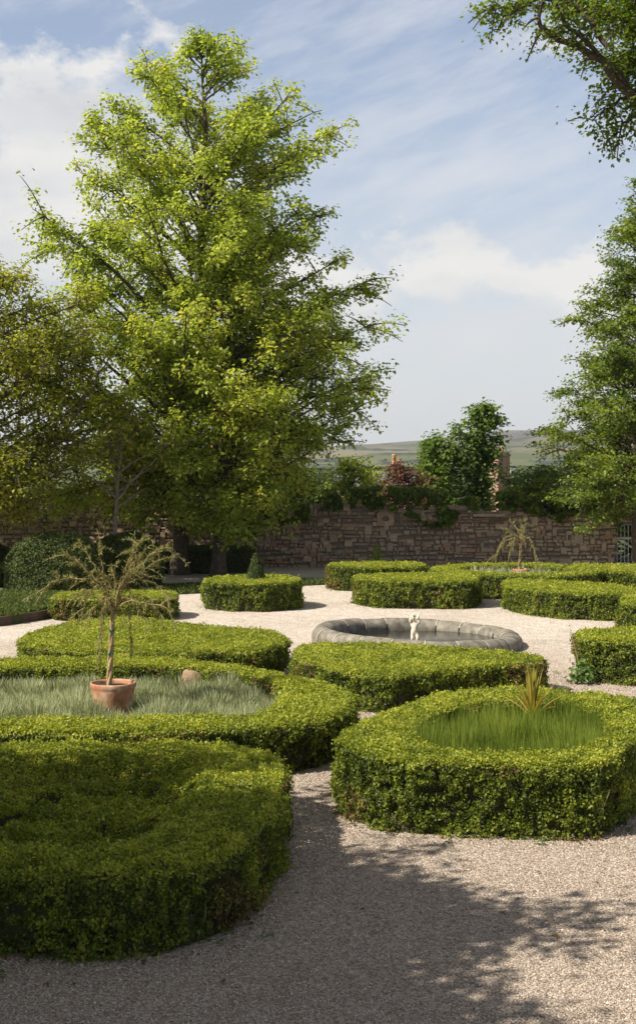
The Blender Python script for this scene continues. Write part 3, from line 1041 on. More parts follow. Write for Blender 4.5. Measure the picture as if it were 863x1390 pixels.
# hair curls, fish
mb = MB()
for i in range(26):
    v = rand_unit(1, g)[0]
    v[2] = abs(v[2])
    c = np.array([-.034, -.012, b + .385]) + v * np.array([.047, .047, .052])
    if v[1] < -.55 and v[2] < .6:
        continue
    pr = [(.0, -.018), (.013, -.011), (.018, 0), (.013, .011), (0, .018)]
    mb.lathe(pr, 8, c)
mb.build('hair', M['statue']).parent = st
skin('fish', [(.052, -.03, b + .335, .022), (.066, -.03, b + .372, .030), (.080, -.028, b + .412, .026), (.090, -.022, b + .438, .012), (.112, -.02, b + .462, .016)], [(0, 1), (1, 2), (2, 3), (3, 4)], M['statue'], st)
mb = MB()
pr = [(.15, -.30), (.145, -.05), (.135, .02), (.11, .075), (.09, .095), (.0, .10)]
mb.lathe(pr, 22)
V = mb.v[0]
V += (vnoise(V, 18, 3)[:, None] - .5) * V * .35
mb.build('plinth', M['statue']).parent = st
# face: small brow, nose, mouth and eyes cut as relief
mb = MB()
fc = np.array([-.034, -.071, b + .372])
mb.lathe([(.0, -.008), (.007, -.003), (.004, .010), (0, .014)], 8, fc + np.array([0, -.004, 0]))
for sx in (-1, 1):
    mb.lathe([(.0, -.005), (.006, 0), (.0, .005)], 8, fc + np.array([sx * .018, .006, .014]))
mb.lathe([(.0, -.003), (.010, 0), (.0, .003)], 8, fc + np.array([0, .004, -.016]))
mb.build('face', M['statue']).parent = st


# ------------------------------------------------------------------ pots and weeping trees
def pot(label, c, r, h, z0, seed):
    g = np.random.default_rng(800 + seed)
    root = thing('terracotta_pot', label, 'pot', (c[0], c[1], z0), 'terracotta pots')
    mb = MB()
    mb.lathe([(r * .70, 0), (r * .80, h * .25), (r * .90, h * .55), (r * .965, h * .78), (r * .97, h * .82), (r * .995, h * .85), (r * 1.01, h * .96), (r * .99, h), (r * .93, h), (r * .90, h * .93), (r * .88, h * .80)], 40)
    mb.build('pot_body', M['terra']).parent = root
    mb = MB()
    mb.lathe([(r * .89, h * .86), (r * .5, h * .90), (.01, h * .91)], 30)
    mb.build('soil', M['soil']).parent = root
    return root


def weeping(label, base, z0, stem_h, branches, seed, sc=1.0, ties=True):
    """twisted stem with arching wiry branches, each branch a list of (dx, dy, dz) control points from the stem top"""
    g = np.random.default_rng(900 + seed)
    root = thing('weeping_tree', label, 'tree', (base[0], base[1], z0), 'weeping trees grown in pots')
    mb = MB()
    zz = np.linspace(0, stem_h, 24)
    for ph in (0, 2.1, 4.2):
        a = zz / stem_h * 9 + ph
        rr = .020 * sc * (1 - .2 * zz / stem_h)
        lean = .05 * sc * (zz / stem_h)
        mb.tube(np.column_stack([rr * np.cos(a) + lean - .05 * sc, rr * np.sin(a), zz]), .021 * sc * (1 - .25 * zz / stem_h), 7)
    mb.build('trunk', M['stem']).parent = root
    if ties:
        for q in (.42, .72):
            mt = MB()
            mt.lathe([(.040 * sc, -.009), (.044 * sc, 0), (.040 * sc, .009)], 14, (.05 * sc * q - .05 * sc, 0, stem_h * q))
            mt.build('tie', M['tie']).parent = root
    mbb, ml = MB(), MB()
    top = np.array([0, 0, stem_h])
    for br in branches:
        c = np.array([(0, 0, -.05)] + list(br), float)
        t = np.linspace(0, 1, 26)
        # Catmull through the control points
        cc = np.vstack([2 * c[0] - c[1], c, 2 * c[-1] - c[-2]])
        pts = []
        for u in t * (len(c) - 1):
            i = min(int(u), len(c) - 2)
            f = u - i
            p0, p1, p2, p3 = cc[i:i + 4]
            pts.append(.5 * ((2 * p1) + (-p0 + p2) * f + (2 * p0 - 5 * p1 + 4 * p2 - p3) * f * f + (-p0 + 3 * p1 - 3 * p2 + p3) * f ** 3))
        pts = np.array(pts) + top + g.normal(size=(26, 3)) * .006
        mbb.tube(pts, np.linspace(.0075, .0025, 26) * sc, 5)
        L = np.sum(np.linalg.norm(np.diff(pts, axis=0), axis=1))
        n = int(120 * L / sc)
        u = g.random(n) ** .75 * 25
        i = np.clip(u.astype(int), 0, 24)
        P = pts[i] + (pts[i + 1] - pts[i]) * (u - i)[:, None]
        T = unit(pts[i + 1] - pts[i])
        D = unit(T * .75 + rand_unit(n, g) * .7 + np.array([0, 0, -.35]))
        ln = g.uniform(.04, .095, n) * sc
        N = np.cross(D, rand_unit(n, g))
        ml.leaves(P + D * ln[:, None] * .5, N, ln, .009 * sc, g, .1, 0, np.clip(.5 + g.normal(size=n) * .22, 0, 1), D)
        # a few side twigs
        for q in range(int(2 + L * 2.0)):
            i0 = g.integers(5, 22)
            d = unit((T[:1] * 0 + (pts[i0 + 1] - pts[i0])[None]) * 22 + g.normal(size=(1, 3)) * .5)[0]
            ll = g.uniform(.12, .32) * sc
            tw = pts[i0] + np.outer(np.linspace(0, 1, 6), d) * ll + np.outer(np.linspace(0, 1, 6) ** 2, [0, 0, -.12 * sc])
            mbb.tube(tw, np.linspace(.005, .0025, 6) * sc, 4)
            n = int(150 * ll / sc)
            u = g.random(n) * 5
            i = np.clip(u.astype(int), 0, 4)
            P = tw[i] + (tw[i + 1] - tw[i]) * (u - i)[:, None]
            D = unit(d[None] * .6 + rand_unit(n, g) * .9)
            ln = g.uniform(.03, .065, n) * sc
            ml.leaves(P + D * ln[:, None] * .5, np.cross(D, rand_unit(n, g)), ln, .010 * sc, g, .1, 0, np.clip(.5 + g.normal(size=n) * .22, 0, 1), D)
    mbb.build('branches', M['stem']).parent = root
    ml.build('crown', M['feather']).parent = root


pot('broad terracotta pot among the silvery lavender, larger of the two', POT, .262, .36, .21, 1)
u = 15.3 / FPX     # metres per photo pixel at the pot


def brs(px_list, g, ref, s):
    out = []
    for pl in px_list:
        dy = g.normal() * .18
        out.append([((x - ref[0]) * s, dy * (k + 1) / len(pl), (ref[1] - y) * s) for k, (x, y) in enumerate(pl)])
    return out


g = np.random.default_rng(31)
ref = (161, 815)
P_br = [
    [(150, 790), (128, 765), (108, 748), (95, 738)],
    [(145, 785), (135, 757), (120, 735), (112, 722)],
    [(152, 788), (146, 765), (141, 740), (139, 714)],
    [(170, 783), (180, 757), (192, 735), (207, 716)],
    [(172, 785), (192, 762), (212, 742), (236, 725)],
    [(172, 787), (196, 768), (220, 752), (246, 744)],
    [(176, 785), (188, 760), (200, 740), (214, 728)],
    [(178, 780), (184, 755), (188, 735), (190, 716)],
    [(140, 783), (112, 776), (85, 778), (62, 790), (36, 806)],
    [(180, 782), (205, 777), (225, 785), (238, 800), (241, 818)],
    [(150, 805), (132, 815), (118, 828), (105, 838)],
    [(148, 800), (146, 815), (144, 840), (140, 880), (138, 905)],
    [(155, 800), (148, 820), (143, 860)],
    [(178, 800), (182, 820), (183, 850), (185, 880)],
    [(185, 798), (208, 803), (222, 820), (228, 842)],
    [(182, 805), (205, 806), (235, 812), (250, 838)],
    [(140, 798), (125, 800), (118, 818), (112, 835)],
    [(165, 785), (163, 768), (160, 755)],
    [(158, 788), (150, 775), (143, 762)],
    [(135, 795), (122, 790), (110, 795)],
    [(176, 800), (196, 812), (205, 830)],
    [(170, 790), (178, 775), (186, 768), (205, 765)],
    [(150, 790), (132, 778), (120, 760), (98, 752)],
    [(174, 780), (200, 755), (224, 735), (243, 731)],
]
weeping('large weeping tree with wiry drooping branches and a plaited stem in the lavender', POT, .52, (926 - 822) * u + .02, brs(P_br, g, ref, u), 1, .92)

pot('small terracotta pot inside the far hedge ring', (5.05, 33.0), .215, .30, .28, 2)
u2 = 33.0 / FPX
ref2 = (712, 731)
P2 = [
    [(704, 728), (692, 728), (683, 740), (678, 752), (676, 766)],
    [(706, 732), (698, 740), (694, 755), (691, 768)],
    [(720, 729), (727, 738), (730, 755), (731, 774)],
    [(706, 727), (695, 720), (686, 716)],
    [(709, 722), (703, 712), (697, 706)],
    [(715, 722), (718, 712), (719, 704)],
    [(712, 722), (711, 712), (709, 705)],
    [(706, 729), (690, 734), (680, 748), (672, 760)],
    [(716, 728), (724, 733), (727, 742)],
    [(708, 730), (700, 735), (697, 748), (698, 760)],
]
weeping('small weeping tree with a pale slender stem in the far hedge ring', (5.05, 33.0), .52, (779 - 735) * u2, brs(P2, g, ref2, u2), 2, 1.0, ties=False)

# ------------------------------------------------------------------ sword-leaved plants
def swords(name, label, c, z0, n, L, w, seed, mat='sword'):
    g = np.random.default_rng(1000 + seed)
    root = thing(name, label, 'plant', (c[0], c[1], z0), None)
    for i in range(n):
        q = (i + .5) / n
        a = i * 2.39996 + g.normal() * .2
        el = R(88 - 52 * q ** 2.2 + g.normal() * 4)
        ll = L * g.uniform(.72, 1.05) * (1 - .25 * q)
        t = np.linspace(0, 1, 6)
        d = np.array([math.cos(a) * math.cos(el), math.sin(a) * math.cos(el), math.sin(el)])
        pts = np.outer(t * ll, d) + np.outer(t ** 2.4 * ll * (.04 + .22 * q ** 2), [math.cos(a) * .4, math.sin(a) * .4, -1])
        side = np.array([-math.sin(a), math.cos(a), 0])
        ww = w * np.array([.75, 1, 1, .85, .55, .02])[:, None]
        up = np.cross(side, d)
        V = np.concatenate([pts - side * ww * .5 + up * ww * .18, pts, pts + side * ww * .5 + up * ww * .18])
        F = []
        for k in range(5):
            F += [(k, k + 1, 6 + k + 1, 6 + k), (6 + k, 6 + k + 1, 12 + k + 1, 12 + k)]
        mb = MB()
        mb.add(V, F, 0, float(np.clip(.25 + .75 * q + g.normal() * .12, 0, 1)))
        mb.build('leaf', M[mat]).parent = root
    mb = MB()
    mb.tube([(0, 0, -z0), (0, 0, .03)], [.035, .03], 8)
    mb.build('stem', M['stem']).parent = root


swords('cordyline', 'spiky yellow and green sword-leaved plant rising from the bright green spikes', COR, .50, 46, .66, .030, 1)
swords('yucca', 'small spiky plant at the foot of the wall behind the far hedges', (1.70, 38.6), .2, 26, .85, .05, 2, 'grass')

# rock lying in the ring hedge
mb = MB()
mb.lathe([(.12, 0), (.145, .12), (.135, .26), (.09, .35), (.01, .38)], 12)
V = mb.v[0]
V += ((vnoise(V, 9, 4)[:, None] - .5) * .10).astype(np.float32)
rx, ry = gp(262, 932, .3)
o = mb.build('rock', M['dead'])
o.location = (at(262, 16.95), 16.95, 0)
o.scale = (1.15, .7, 1.35)
tag(o, 'tan lump of rock poking up at the inner side of the lavender hedge', 'rock')

# weeds at the hedge corner
g = np.random.default_rng(77)
wd = thing('weed', 'leafy green weed with one tall thin stalk at the hedge corner', 'weed', (3.72, 18.75, 0))
mb = MB()
for i in range(6):
    a = g.random() * 6.28
    e = np.array([math.cos(a) * .15, math.sin(a) * .1 - .02, g.uniform(.1, .3)])
    mb.tube([(0, 0, 0), e * .5 + np.array([0, 0, .04]), e], [.004, .003, .002], 4)
mb.tube([(0, 0, 0), (-.04, 0, .3), (-.12, -.01, .62), (-.17, 0, .82)], [.006, .005, .004, .002], 5)
mb.build('stem', M['stem']).parent = wd
mb = MB()
n = 130
P = np.column_stack([g.normal(size=n) * .10, g.normal(size=n) * .07 - .03, np.abs(g.normal(size=n)) * .13 + .03])
mb.leaves(P, rand_unit(n, g) + np.array([0, -.3, .9]), g.uniform(.05, .10, n), g.uniform(.045, .08, n), g, .15, 0, g.random(n))
P = np.array([(-.05, 0, .34), (-.09, 0, .5), (-.12, 0, .6), (-.15, 0, .75), (-.17, 0, .82)])
mb.leaves(P, rand_unit(5, g), .035, .02, g, .1, 0, .5)
mb.build('leaves', M['weed']).parent = wd

# ------------------------------------------------------------------ the rubble wall
WY = 41.5
WS = FPX / WY
g = np.random.default_rng(41)
top_px = [(-260, 668), (0, 668), (110, 668), (130, 676), (330, 690), (430, 688), (455, 682), (500, 688), (560, 696), (600, 688), (632, 690), (640, 697), (683, 697), (690, 690), (735, 690), (745, 700), (782, 694), (783, 668), (798, 668), (799, 694), (836, 698), (1100, 698)]
tx = np.array([at(p[0], WY) for p in top_px])
tz = np.array([zat(p[1], WY) for p in top_px])
wtop = lambda x: np.interp(x, tx, tz)
GX0, GX1, GZ = at(836.5, WY), at(836.5, WY) + .80, zat(716, WY)
wall = thing('stone_wall', 'old rubble wall of buff and red sandstone closing the garden', 'wall', (0, WY, 0))
mb = MB()
# mortar body (with the gate opening left out)
xs = np.unique(np.concatenate([np.linspace(-17, GX0, 60), tx[(tx > -17) & (tx < GX0)]]))


def body(x0, x1, zb):
    xx = np.unique(np.concatenate([[x0, x1], np.arange(x0, x1, .3), tx[(tx > x0) & (tx < x1)]]))
    zt = wtop(xx) - .06
    n = len(xx)
    yf, yb = WY + .05, WY + .48
    V = np.concatenate([np.column_stack([xx, np.full(n, yf), np.full(n, zb)]), np.column_stack([xx, np.full(n, yf), zt]),
                        np.column_stack([xx, np.full(n, yb), zt]), np.column_stack([xx, np.full(n, yb), np.full(n, zb)])])
    F = []
    for i in range(n - 1):
        for k in range(4):
            k2 = (k + 1) % 4
            F.append((k * n + i, k * n + i + 1, k2 * n + i + 1, k2 * n + i)[::-1])
    F += [(0, n, 2 * n, 3 * n), (n - 1, 4 * n - 1, 3 * n - 1, 2 * n - 1)]
    mb.add(V, F)


body(-17, GX0 - .0, -.03)
body(GX0 + .0, GX1, GZ + .10)
body(GX1, 15, -.03)
part(mb, 'mortar_core', M['wall_mortar'], wall)
mb = MB()
z = -.02
row = 0
NICHE = (at(523, WY), zat(704, WY))
while z < 2.6:
    hh = g.uniform(.075, .165)
    x = -17 + g.uniform(0, .3)
    while x < 15:
        ww = g.uniform(.09, .29) if g.random() < .88 else g.uniform(.34, .55)
        h2 = hh * g.uniform(.7, 1.05)
        xc0 = x
        zz = z + .035 * math.sin(xc0 * 1.3 + row) + .02 * math.sin(xc0 * 3.7 + row * 2)
        if g.random() < .22:
            h2 = hh * g.uniform(1.4, 2.1)
        xc, zc = x + ww / 2, zz + h2 / 2
        x += ww
        if zz + h2 > wtop(xc) + g.uniform(-.02, .07):
            continue
        if GX0 - .02 < xc < GX1 + .02 and zz < GZ + .12:
            continue
        if abs(xc - NICHE[0]) < .30 and abs(zc - NICHE[1]) < .24:
            continue
        s = g.random()
        red = vnoise(np.array([[xc, 0, zc]]), .55, 8)[0]
        tint = g.normal(.36, .13) if s > .16 + .36 * (red > .5) else g.uniform(.66, .92)
        if xc > 6.0 and g.random() < .45:
            tint = g.uniform(.42, .60)
        tint = float(np.clip(tint, 0, 1))
        j = lambda s_: g.normal() * s_
        gap = .012
        d0 = g.uniform(0, .035)
        fx0, fx1, fz0, fz1 = x - ww + gap, x - gap, zz + gap, zz + h2 - gap
        bv = .022
        outer = [(fx0 + j(.008), WY + .06, fz0 + j(.008)), (fx1 + j(.008), WY + .06, fz0 + j(.008)), (fx1 + j(.008), WY + .06, fz1 + j(.010)), (fx0 + j(.008), WY + .06, fz1 + j(.010))]
        mid = [(p[0], WY + .02 - d0 * .5, p[2]) for p in outer]
        inn = [(p[0] + (bv if q in (0, 3) else -bv), WY - .008 - d0 + j(.007), p[2] + (bv if q in (0, 1) else -bv)) for q, p in enumerate(mid)]
        V = outer + mid + inn
        F = []
        for k in range(4):
            k2 = (k + 1) % 4
            F += [(k, k2, 4 + k2, 4 + k), (4 + k, 4 + k2, 8 + k2, 8 + k)]
        F += [(8, 9, 10, 11)]
        mb.add(V, F, 0, tint)
    z += hh * .93
    row += 1
part(mb, 'stonework', M['rubble'], wall)
# crest stones
mb = MB()
x = -17.0
while x < 15:
    ww = g.uniform(.18, .5)
    xc = x + ww / 2
    x += ww
    zt = wtop(xc)
    mb.box((xc, WY + .24, zt + .0), (ww * .95, .52, g.uniform(.08, .16)), 0, float(np.clip(g.normal(.36, .16), 0, 1)), rz=g.normal() * .05)
part(mb, 'crest_stones', M['rubble'], wall)
# square niche stone with a round hole
mb = MB()
nx, nz_ = NICHE
a = np.linspace(0, 2 * PI, 24, endpoint=False)
sq = []
for t in a:
    c, s = math.cos(t), math.sin(t)
    k = .27 / max(abs(c), abs(s) * 1.22)
    sq.append((nx + c * k, WY - .03, nz_ + s * k))
ci = [(nx + .105 * math.cos(t), WY - .03, nz_ + .085 * math.sin(t)) for t in a]
cb = [(p[0], WY + .10, p[2]) for p in ci]
sb_ = [(p[0], WY + .06, p[2]) for p in sq]
V = sq + ci + cb + sb_
F = []
for k in range(24):
    k2 = (k + 1) % 24
    F += [(k, k2, 24 + k2, 24 + k)[::-1], (24 + k, 24 + k2, 48 + k2, 48 + k)[::-1], (72 + k, 72 + k2, k2, k)[::-1]]
mb.add(V, F, 0, .74)
mb.add(cb, [tuple(range(24))[::-1]], 0, .3)
o = part(mb, 'niche_stone', M['rubble'], wall)
# projecting slab with a loose stone on it
mb = MB()
sxc = at(661, WY)
mb.box((sxc, WY - .10, zat(699, WY)), (.98, .62, .08), 0, .30)
part(mb, 'slab', M['rubble'], wall)
mb = MB()
mb.lathe([(.2, 0), (.22, .06), (.15, .14), (.02, .17)], 10, (at(648, WY), WY + .1, zat(699, WY) + .04), 0, .3)
part(mb, 'cap_stone', M['rubble'], wall)

# gate
gate = thing('iron_gate', 'pale painted iron bar gate in the arched opening of the wall', 'gate', (GX0 + .02, WY + .18, 0))
bw = GX1 - GX0 - .04
for i in range(7):
    mb = MB()
    xx = .03 + i * (bw - .06) / 6
    hgt = .98 + .28 * math.sin(PI * (i + .5) / 7)
    mb.box((xx, 0, .06 + hgt / 2), (.026, .026, hgt))
    mb.build('bar', M['iron']).parent = gate
for zz in (.12, .92):
    mb = MB()
    mb.box((bw / 2, -.02, zz), (bw, .014, .045))
    mb.build('rail', M['iron']).parent = gate
mb = MB()
t = np.linspace(0, PI, 16)
mb.tube(np.column_stack([bw / 2 - np.cos(t) * bw / 2 * .98, np.zeros(16), 1.0 + np.sin(t) * .34]), .016, 6)
mb.build('arch', M['iron']).parent = gate
for sx in (0.0, bw):
    mb = MB()
    mb.box((sx, .03, .62), (.05, .04, 1.24))
    mb.build('frame_post', M['dark_iron']).parent = gate

# iron post against the wall
mb = MB()
px_ = at(60, WY - .12)
mb.tube([(px_, WY - .12, 0), (px_, WY - .12, zat(690, WY)), (px_ + .03, WY - .12, zat(668, WY))], [.035, .033, .03], 8)
tag(mb.build('post', M['dark_iron']), 'thin dark upright post against the wall behind the yew domes', 'post')


# ------------------------------------------------------------------ trees
def bez(p0, p1, p2, n):
    t = np.linspace(0, 1, n)[:, None]
    return (1 - t) ** 2 * p0 + 2 * t * (1 - t) * p1 + t ** 2 * p2


def tree(name, label, base, axis, r0, prof, limbs, leafL, per, mat, bark='bark', first=2.0, rise=.55, secs=9, seed=0, depth=.9, droop=.15, spacing=.24, spread=.22, group=None, cat='tree', aspect=.8, flat=.55, shell=0.5, sec_len=.34, tint_mu=.45, vert=.6, top_w=1.0, limb_list=None):
    """axis: list of (dx, dz) of the leader; prof: list of (z, left reach, right reach)"""
    g = np.random.default_rng(2000 + seed)
    base = np.array(base, float)
    root = thing(name, label, cat, tuple(base), group)
    ax = np.array([(a[0], a[2] if len(a) > 2 else 0, a[1]) for a in axis], float)
    ztop = ax[-1, 2]
    zz = np.linspace(0, ztop, 26)
    tr = np.column_stack([np.interp(zz, ax[:, 2], ax[:, 0]), np.interp(zz, ax[:, 2], ax[:, 1]), zz])
    tr[1:-1, :2] += np.cumsum(g.normal(size=(24, 2)) * r0 * .10, axis=0) * .5
    mt = MB()
    rad = r0 * ((1 - zz / ztop) ** .8 * .95 + .05)
    rad[0] *= 1.35
    mt.tube(tr, rad, 12, wob=.05, g=g)
    o = mt.build('trunk', M[bark])
    o.parent = root
    pz = np.array([p[0] for p in prof], float)
    pl = np.array([p[1] for p in prof], float)
    pr = np.array([p[2] for p in prof], float)
    mb, ml = MB(), MB()
    CP, CD = [], []

    def sec(pts, i0, L, thick):
        tg = pts[min(i0 + 1, len(pts) - 1)] - pts[max(i0 - 1, 0)]
        tg /= max(np.linalg.norm(tg), 1e-6)
        d = tg * .6 + g.normal(size=3) * np.array([.75, .75, vert])
        d /= np.linalg.norm(d)
        p0 = pts[i0]
        p2 = p0 + d * L + np.array([0, 0, -droop * L])
        p1 = p0 + d * L * .5 + np.array([0, 0, .08 * L])
        q = bez(p0, p1, p2, 6)
        mb.tube(q, np.linspace(thick, .008, 6), 4)
        m = max(2, int(L / spacing))
        t = g.uniform(.25, 1.0, m)
        CP.append(q[np.clip((t * 5).astype(int), 0, 4)] + (d * L / 5) * ((t * 5) % 1)[:, None])
        CD.append(np.repeat(d[None], m, 0))

    todo = []
    for i in range(limbs):
        q = (i + .5) / limbs
        ze = pz[0] + (pz[-1] - pz[0]) * np.clip(q ** top_w + g.normal() * .02, 0, 1)
        az = i * 2.39996 + g.normal() * .25
        todo.append((ze, az, g.uniform(.78, 1.04)))
        for _ in range(2):
            if g.random() < .7:
                todo.append((np.clip(ze + g.normal() * .5, pz[0], pz[-1]), g.random() * 6.283, g.uniform(.40, .85)))
    for ze, az, k in todo:
        ca, sa = math.cos(az), math.sin(az)
        rl, rr = np.interp(ze, pz, pl), np.interp(ze, pz, pr)
        mean = .5 * (rl + rr) * depth
        side = rr if ca > 0 else rl
        reach = math.sqrt((side * ca) ** 2 + (mean * sa) ** 2) * k
        if reach < .15:
            continue
        zs = max(min(ze - rise * reach, ztop * .97), min(first, ztop * .5))
        p0 = np.array([np.interp(zs, tr[:, 2], tr[:, 0]), np.interp(zs, tr[:, 2], tr[:, 1]), zs])
        axz = np.array([np.interp(min(ze, ztop), tr[:, 2], tr[:, 0]), np.interp(min(ze, ztop), tr[:, 2], tr[:, 1])])
        p2 = np.array([axz[0] + ca * reach, axz[1] + sa * reach, ze])
        reach = min(reach, np.interp(ze, pz, np.maximum(pl, pr)) * 1.08)
        p1 = p0 * .45 + p2 * .55 + np.array([0, 0, .14 * reach])
        pts = bez(p0, p1, p2, 14)
        pts[1:] += np.cumsum(g.normal(size=(13, 3)) * .02 * reach ** .5, axis=0) * .6
        th = min(r0 * .34, .014 + .012 * reach)
        mb.tube(pts, np.linspace(th, .010, 14), 6)
        for s in range(max(3, int(secs * min(1, reach / 2.2)))):
            i0 = int(np.clip(14 * (shell * .55 + (1 - shell * .55) * g.random() ** .8), 2, 12))
            sec(pts, i0, sec_len * reach ** .7 * g.uniform(.55, 1.2) + .18, th * .35)
        m = max(2, int(reach * .5 / spacing))
        t = g.uniform(.55, 1.02, m)
        CP.append(pts[np.clip((t * 13).astype(int), 0, 13)])
        CD.append(np.repeat(unit((p2 - p0)[None]), m, 0))
    # leader tip
    for s in range(8):
        sec(tr, g.integers(18, 25), .5, .02)
    if limb_list:
        for lp, th, ns, sl in limb_list:
            P = np.array(lp, float)
            k = 22
            t = np.linspace(0, len(P) - 1, k)
            pts = np.column_stack([np.interp(t, np.arange(len(P)), P[:, c]) for c in range(3)])
            for _ in range(2):
                pts[1:-1] = (pts[:-2] + pts[1:-1] * 2 + pts[2:]) / 4
            pts[1:-1] += g.normal(size=(k - 2, 3)) * .02
            mb.tube(pts, np.linspace(th, th * .3, k), 7)
            for s in range(ns):
                sec(pts, int(g.integers(5, k - 1)), sl * g.uniform(.5, 1.2), th * .3)
    part_ = mb.build('branches', M[bark])
    part_.parent = root
    C = np.concatenate(CP)
    D = np.concatenate(CD)
    n = len(C)
    cl = vnoise(C, .75, seed) * .6 + g.random(n) * .4
    cnt = np.maximum(1, (per * (.45 + 1.1 * g.random(n))).astype(int))
    P = np.repeat(C, cnt, 0)
    Dn = np.repeat(D, cnt, 0)
    tn = np.repeat(cl, cnt)
    n = len(P)
    sp = g.normal(size=(n, 3)) * np.array([spread, spread, spread * flat])
    P = P + sp
    k = P[:, 2] > .8
    P, Dn, tn, sp = P[k], Dn[k], tn[k], sp[k]
    n = len(P)
    N = np.column_stack([np.zeros((n, 2)), np.ones(n)]) * .8 + sp / spread * .25 + rand_unit(n, g) * .62
    T = unit(sp) * .6 + Dn * .4 + np.array([0, 0, -.55]) + rand_unit(n, g) * .5
    L = leafL * g.uniform(.6, 1.25, n)
    tint = np.clip(tint_mu + (tn - .5) * .9 + g.normal(size=n) * .15, 0, 1)
    ml.leaves(P, N, L, L * aspect, g, .18, 0, tint, T)
    o = ml.build('crown', M[mat])
    o.parent = root
    print('TREE', name, n)
    return root, n


stats = {}
# the tall maple: two stems, built as two trees
dM = 38.6
sM = dM / FPX
prof_rows = [(56, 265, 318), (75, 225, 345), (105, 165, 400), (150, 130, 440), (200, 92, 440), (260, 62, 445), (310, 40, 452), (370, 75, 500), (410, 60, 500), (450, 60, 530), (500, 60, 540), (545, 70, 535), (590, 70, 495), (630, 80, 480), (665, 110, 465), (690, 130, 440), (712, 165, 400)]


def rows(pr, cx, d, clampl=None):
    out = []
    for y, l, r in pr:
        out.append((zat(y, d), max(.05, (cx - l) * d / FPX), max(.05, (r - cx) * d / FPX)))
    return out[::-1]


cxM = 262
tree('maple_tree', 'tallest tree, bright green maple towering over the wall', (at(244, dM), dM, 0), [(0, 0), (0.1, 4), (.55, 9), (.75, 13), (.62, zat(60, dM))], .25,
     [(z, l * 1.06, r * 1.06) for z, l, r in rows(prof_rows, 280, dM)], 84, .122, 15, 'maple', first=2.3, seed=1, secs=13, spacing=.23, spread=.145, tint_mu=.50, rise=.75, flat=.8, droop=.1, sec_len=.30)
prof2 = [(300, 250, 340), (360, 210, 410), (420, 180, 470), (480, 170, 520), (540, 180, 520), (590, 190, 490), (640, 200, 475), (680, 215, 465), (704, 225, 440), (722, 240, 400)]
tree('maple_tree', 'second maple trunk close beside the tallest one, its lower boughs reaching toward the chimney', (at(297, 37.6), 37.6, 0), [(0, 0), (.1, 4), (.35, 8), (.4, zat(300, 37.6))], .21,
     rows(prof2, 315, 37.6), 56, .122, 15, 'maple', first=1.7, seed=2, secs=12, spacing=.23, spread=.145, tint_mu=.52, rise=.6, flat=.8, droop=.1, sec_len=.30)

# yellowish tree at the left
dL = 34.0
profL = [(362, -60, 40), (385, -160, 85), (430, -200, 140), (480, -240, 165), (540, -240, 160), (600, -240, 150), (650, -230, 130), (690, -200, 80)]
tree('lime_tree', 'dense yellowish green tree leaning in beside the tall maple', (at(-60, dL), dL, 0), [(0, 0), (.1, 3), (.3, zat(370, dL))], .22,
     rows(profL, -50, dL), 48, .105, 9, 'lime', first=1.8, seed=3, secs=13, spacing=.16, spread=.17, tint_mu=.42, rise=.5, flat=.8,
     limb_list=[([(.2, 0, 2.0), (1.5, -.2, 2.6), (2.6, -.3, 3.6), (3.5, -.4, 5.0), (4.0, -.4, 5.9)], .07, 9, .7)])

dL2 = 38.4  # extra tree mostly out of view, added to shade the wall's left end
profL2 = [(330, -330, -150), (400, -420, -60), (480, -440, 0), (560, -440, 10), (640, -420, 0), (690, -380, -60)]
tree('lime_tree', 'yellowish tree mostly beyond the frame edge, added to shade the wall', (at(-200, dL2), dL2, 0), [(0, 0), (0, 3), (.1, zat(340, dL2))], .2,
     rows(profL2, -200, dL2), 40, .12, 11, 'lime', first=1.6, seed=15, secs=11, spacing=.2, spread=.18, tint_mu=.42, rise=.4, flat=.8)

# pale sapling in front of the maple
dS = 35.5
tree('sapling', 'thin pale young tree with nearly bare branches before the maple', (at(155, dS), dS, 0), [(0, 0), (0, 1.6), (.06, 2.6), (.3, 4.4)], .085,
     [(2.3, .5, .7), (3.2, 1.2, 1.8), (4.2, .9, 1.6), (4.8, .3, .6)], 9, .08, 1.2, 'lime', bark='bark_pale', first=1.9, seed=4, secs=6, spacing=.3, spread=.12, rise=.6, droop=.0,
     limb_list=[([(0, 0, 2.1), (.6, 0, 2.9), (1.5, -.1, 3.6), (2.2, -.1, 3.9)], .035, 4, .5), ([(0, 0, 2.4), (-.5, 0, 2.8), (-1.1, 0, 3.1)], .025, 3, .4)])

# beech at the right
dB = 39.6
profB = [(235, 858, 900), (300, 836, 960), (340, 815, 1000), (400, 795, 1040), (440, 758, 1080), (475, 795, 1100), (520, 785, 1110), (545, 758, 1110), (585, 722, 1110), (620, 745, 1100), (660, 740, 1080), (695, 765, 1040), (715, 800, 980)]
tree('beech_tree', 'leafy beech beside the iron gate with layered drooping boughs', (at(866, dB), dB, 0), [(0, 0), (0, 4), (.15, zat(238, dB))], .24,
     rows(profB, 868, dB), 84, .10, 13, 'beech', first=2.0, seed=5, secs=13, spacing=.18, spread=.15, flat=.40, tint_mu=.45, rise=.45, droop=.2, vert=.45)

# overhanging tree, trunk beyond the frame
dO = 19.0
X = lambda p: at(p, dO)
Z = lambda p: zat(p, dO)
bx_ = X(1010)


def lim(pl, y0=0, y1=-.4):
    n = len(pl)
    return [(X(p[0]) - bx_, y0 + (y1 - y0) * i / (n - 1), Z(p[1])) for i, p in enumerate(pl)]


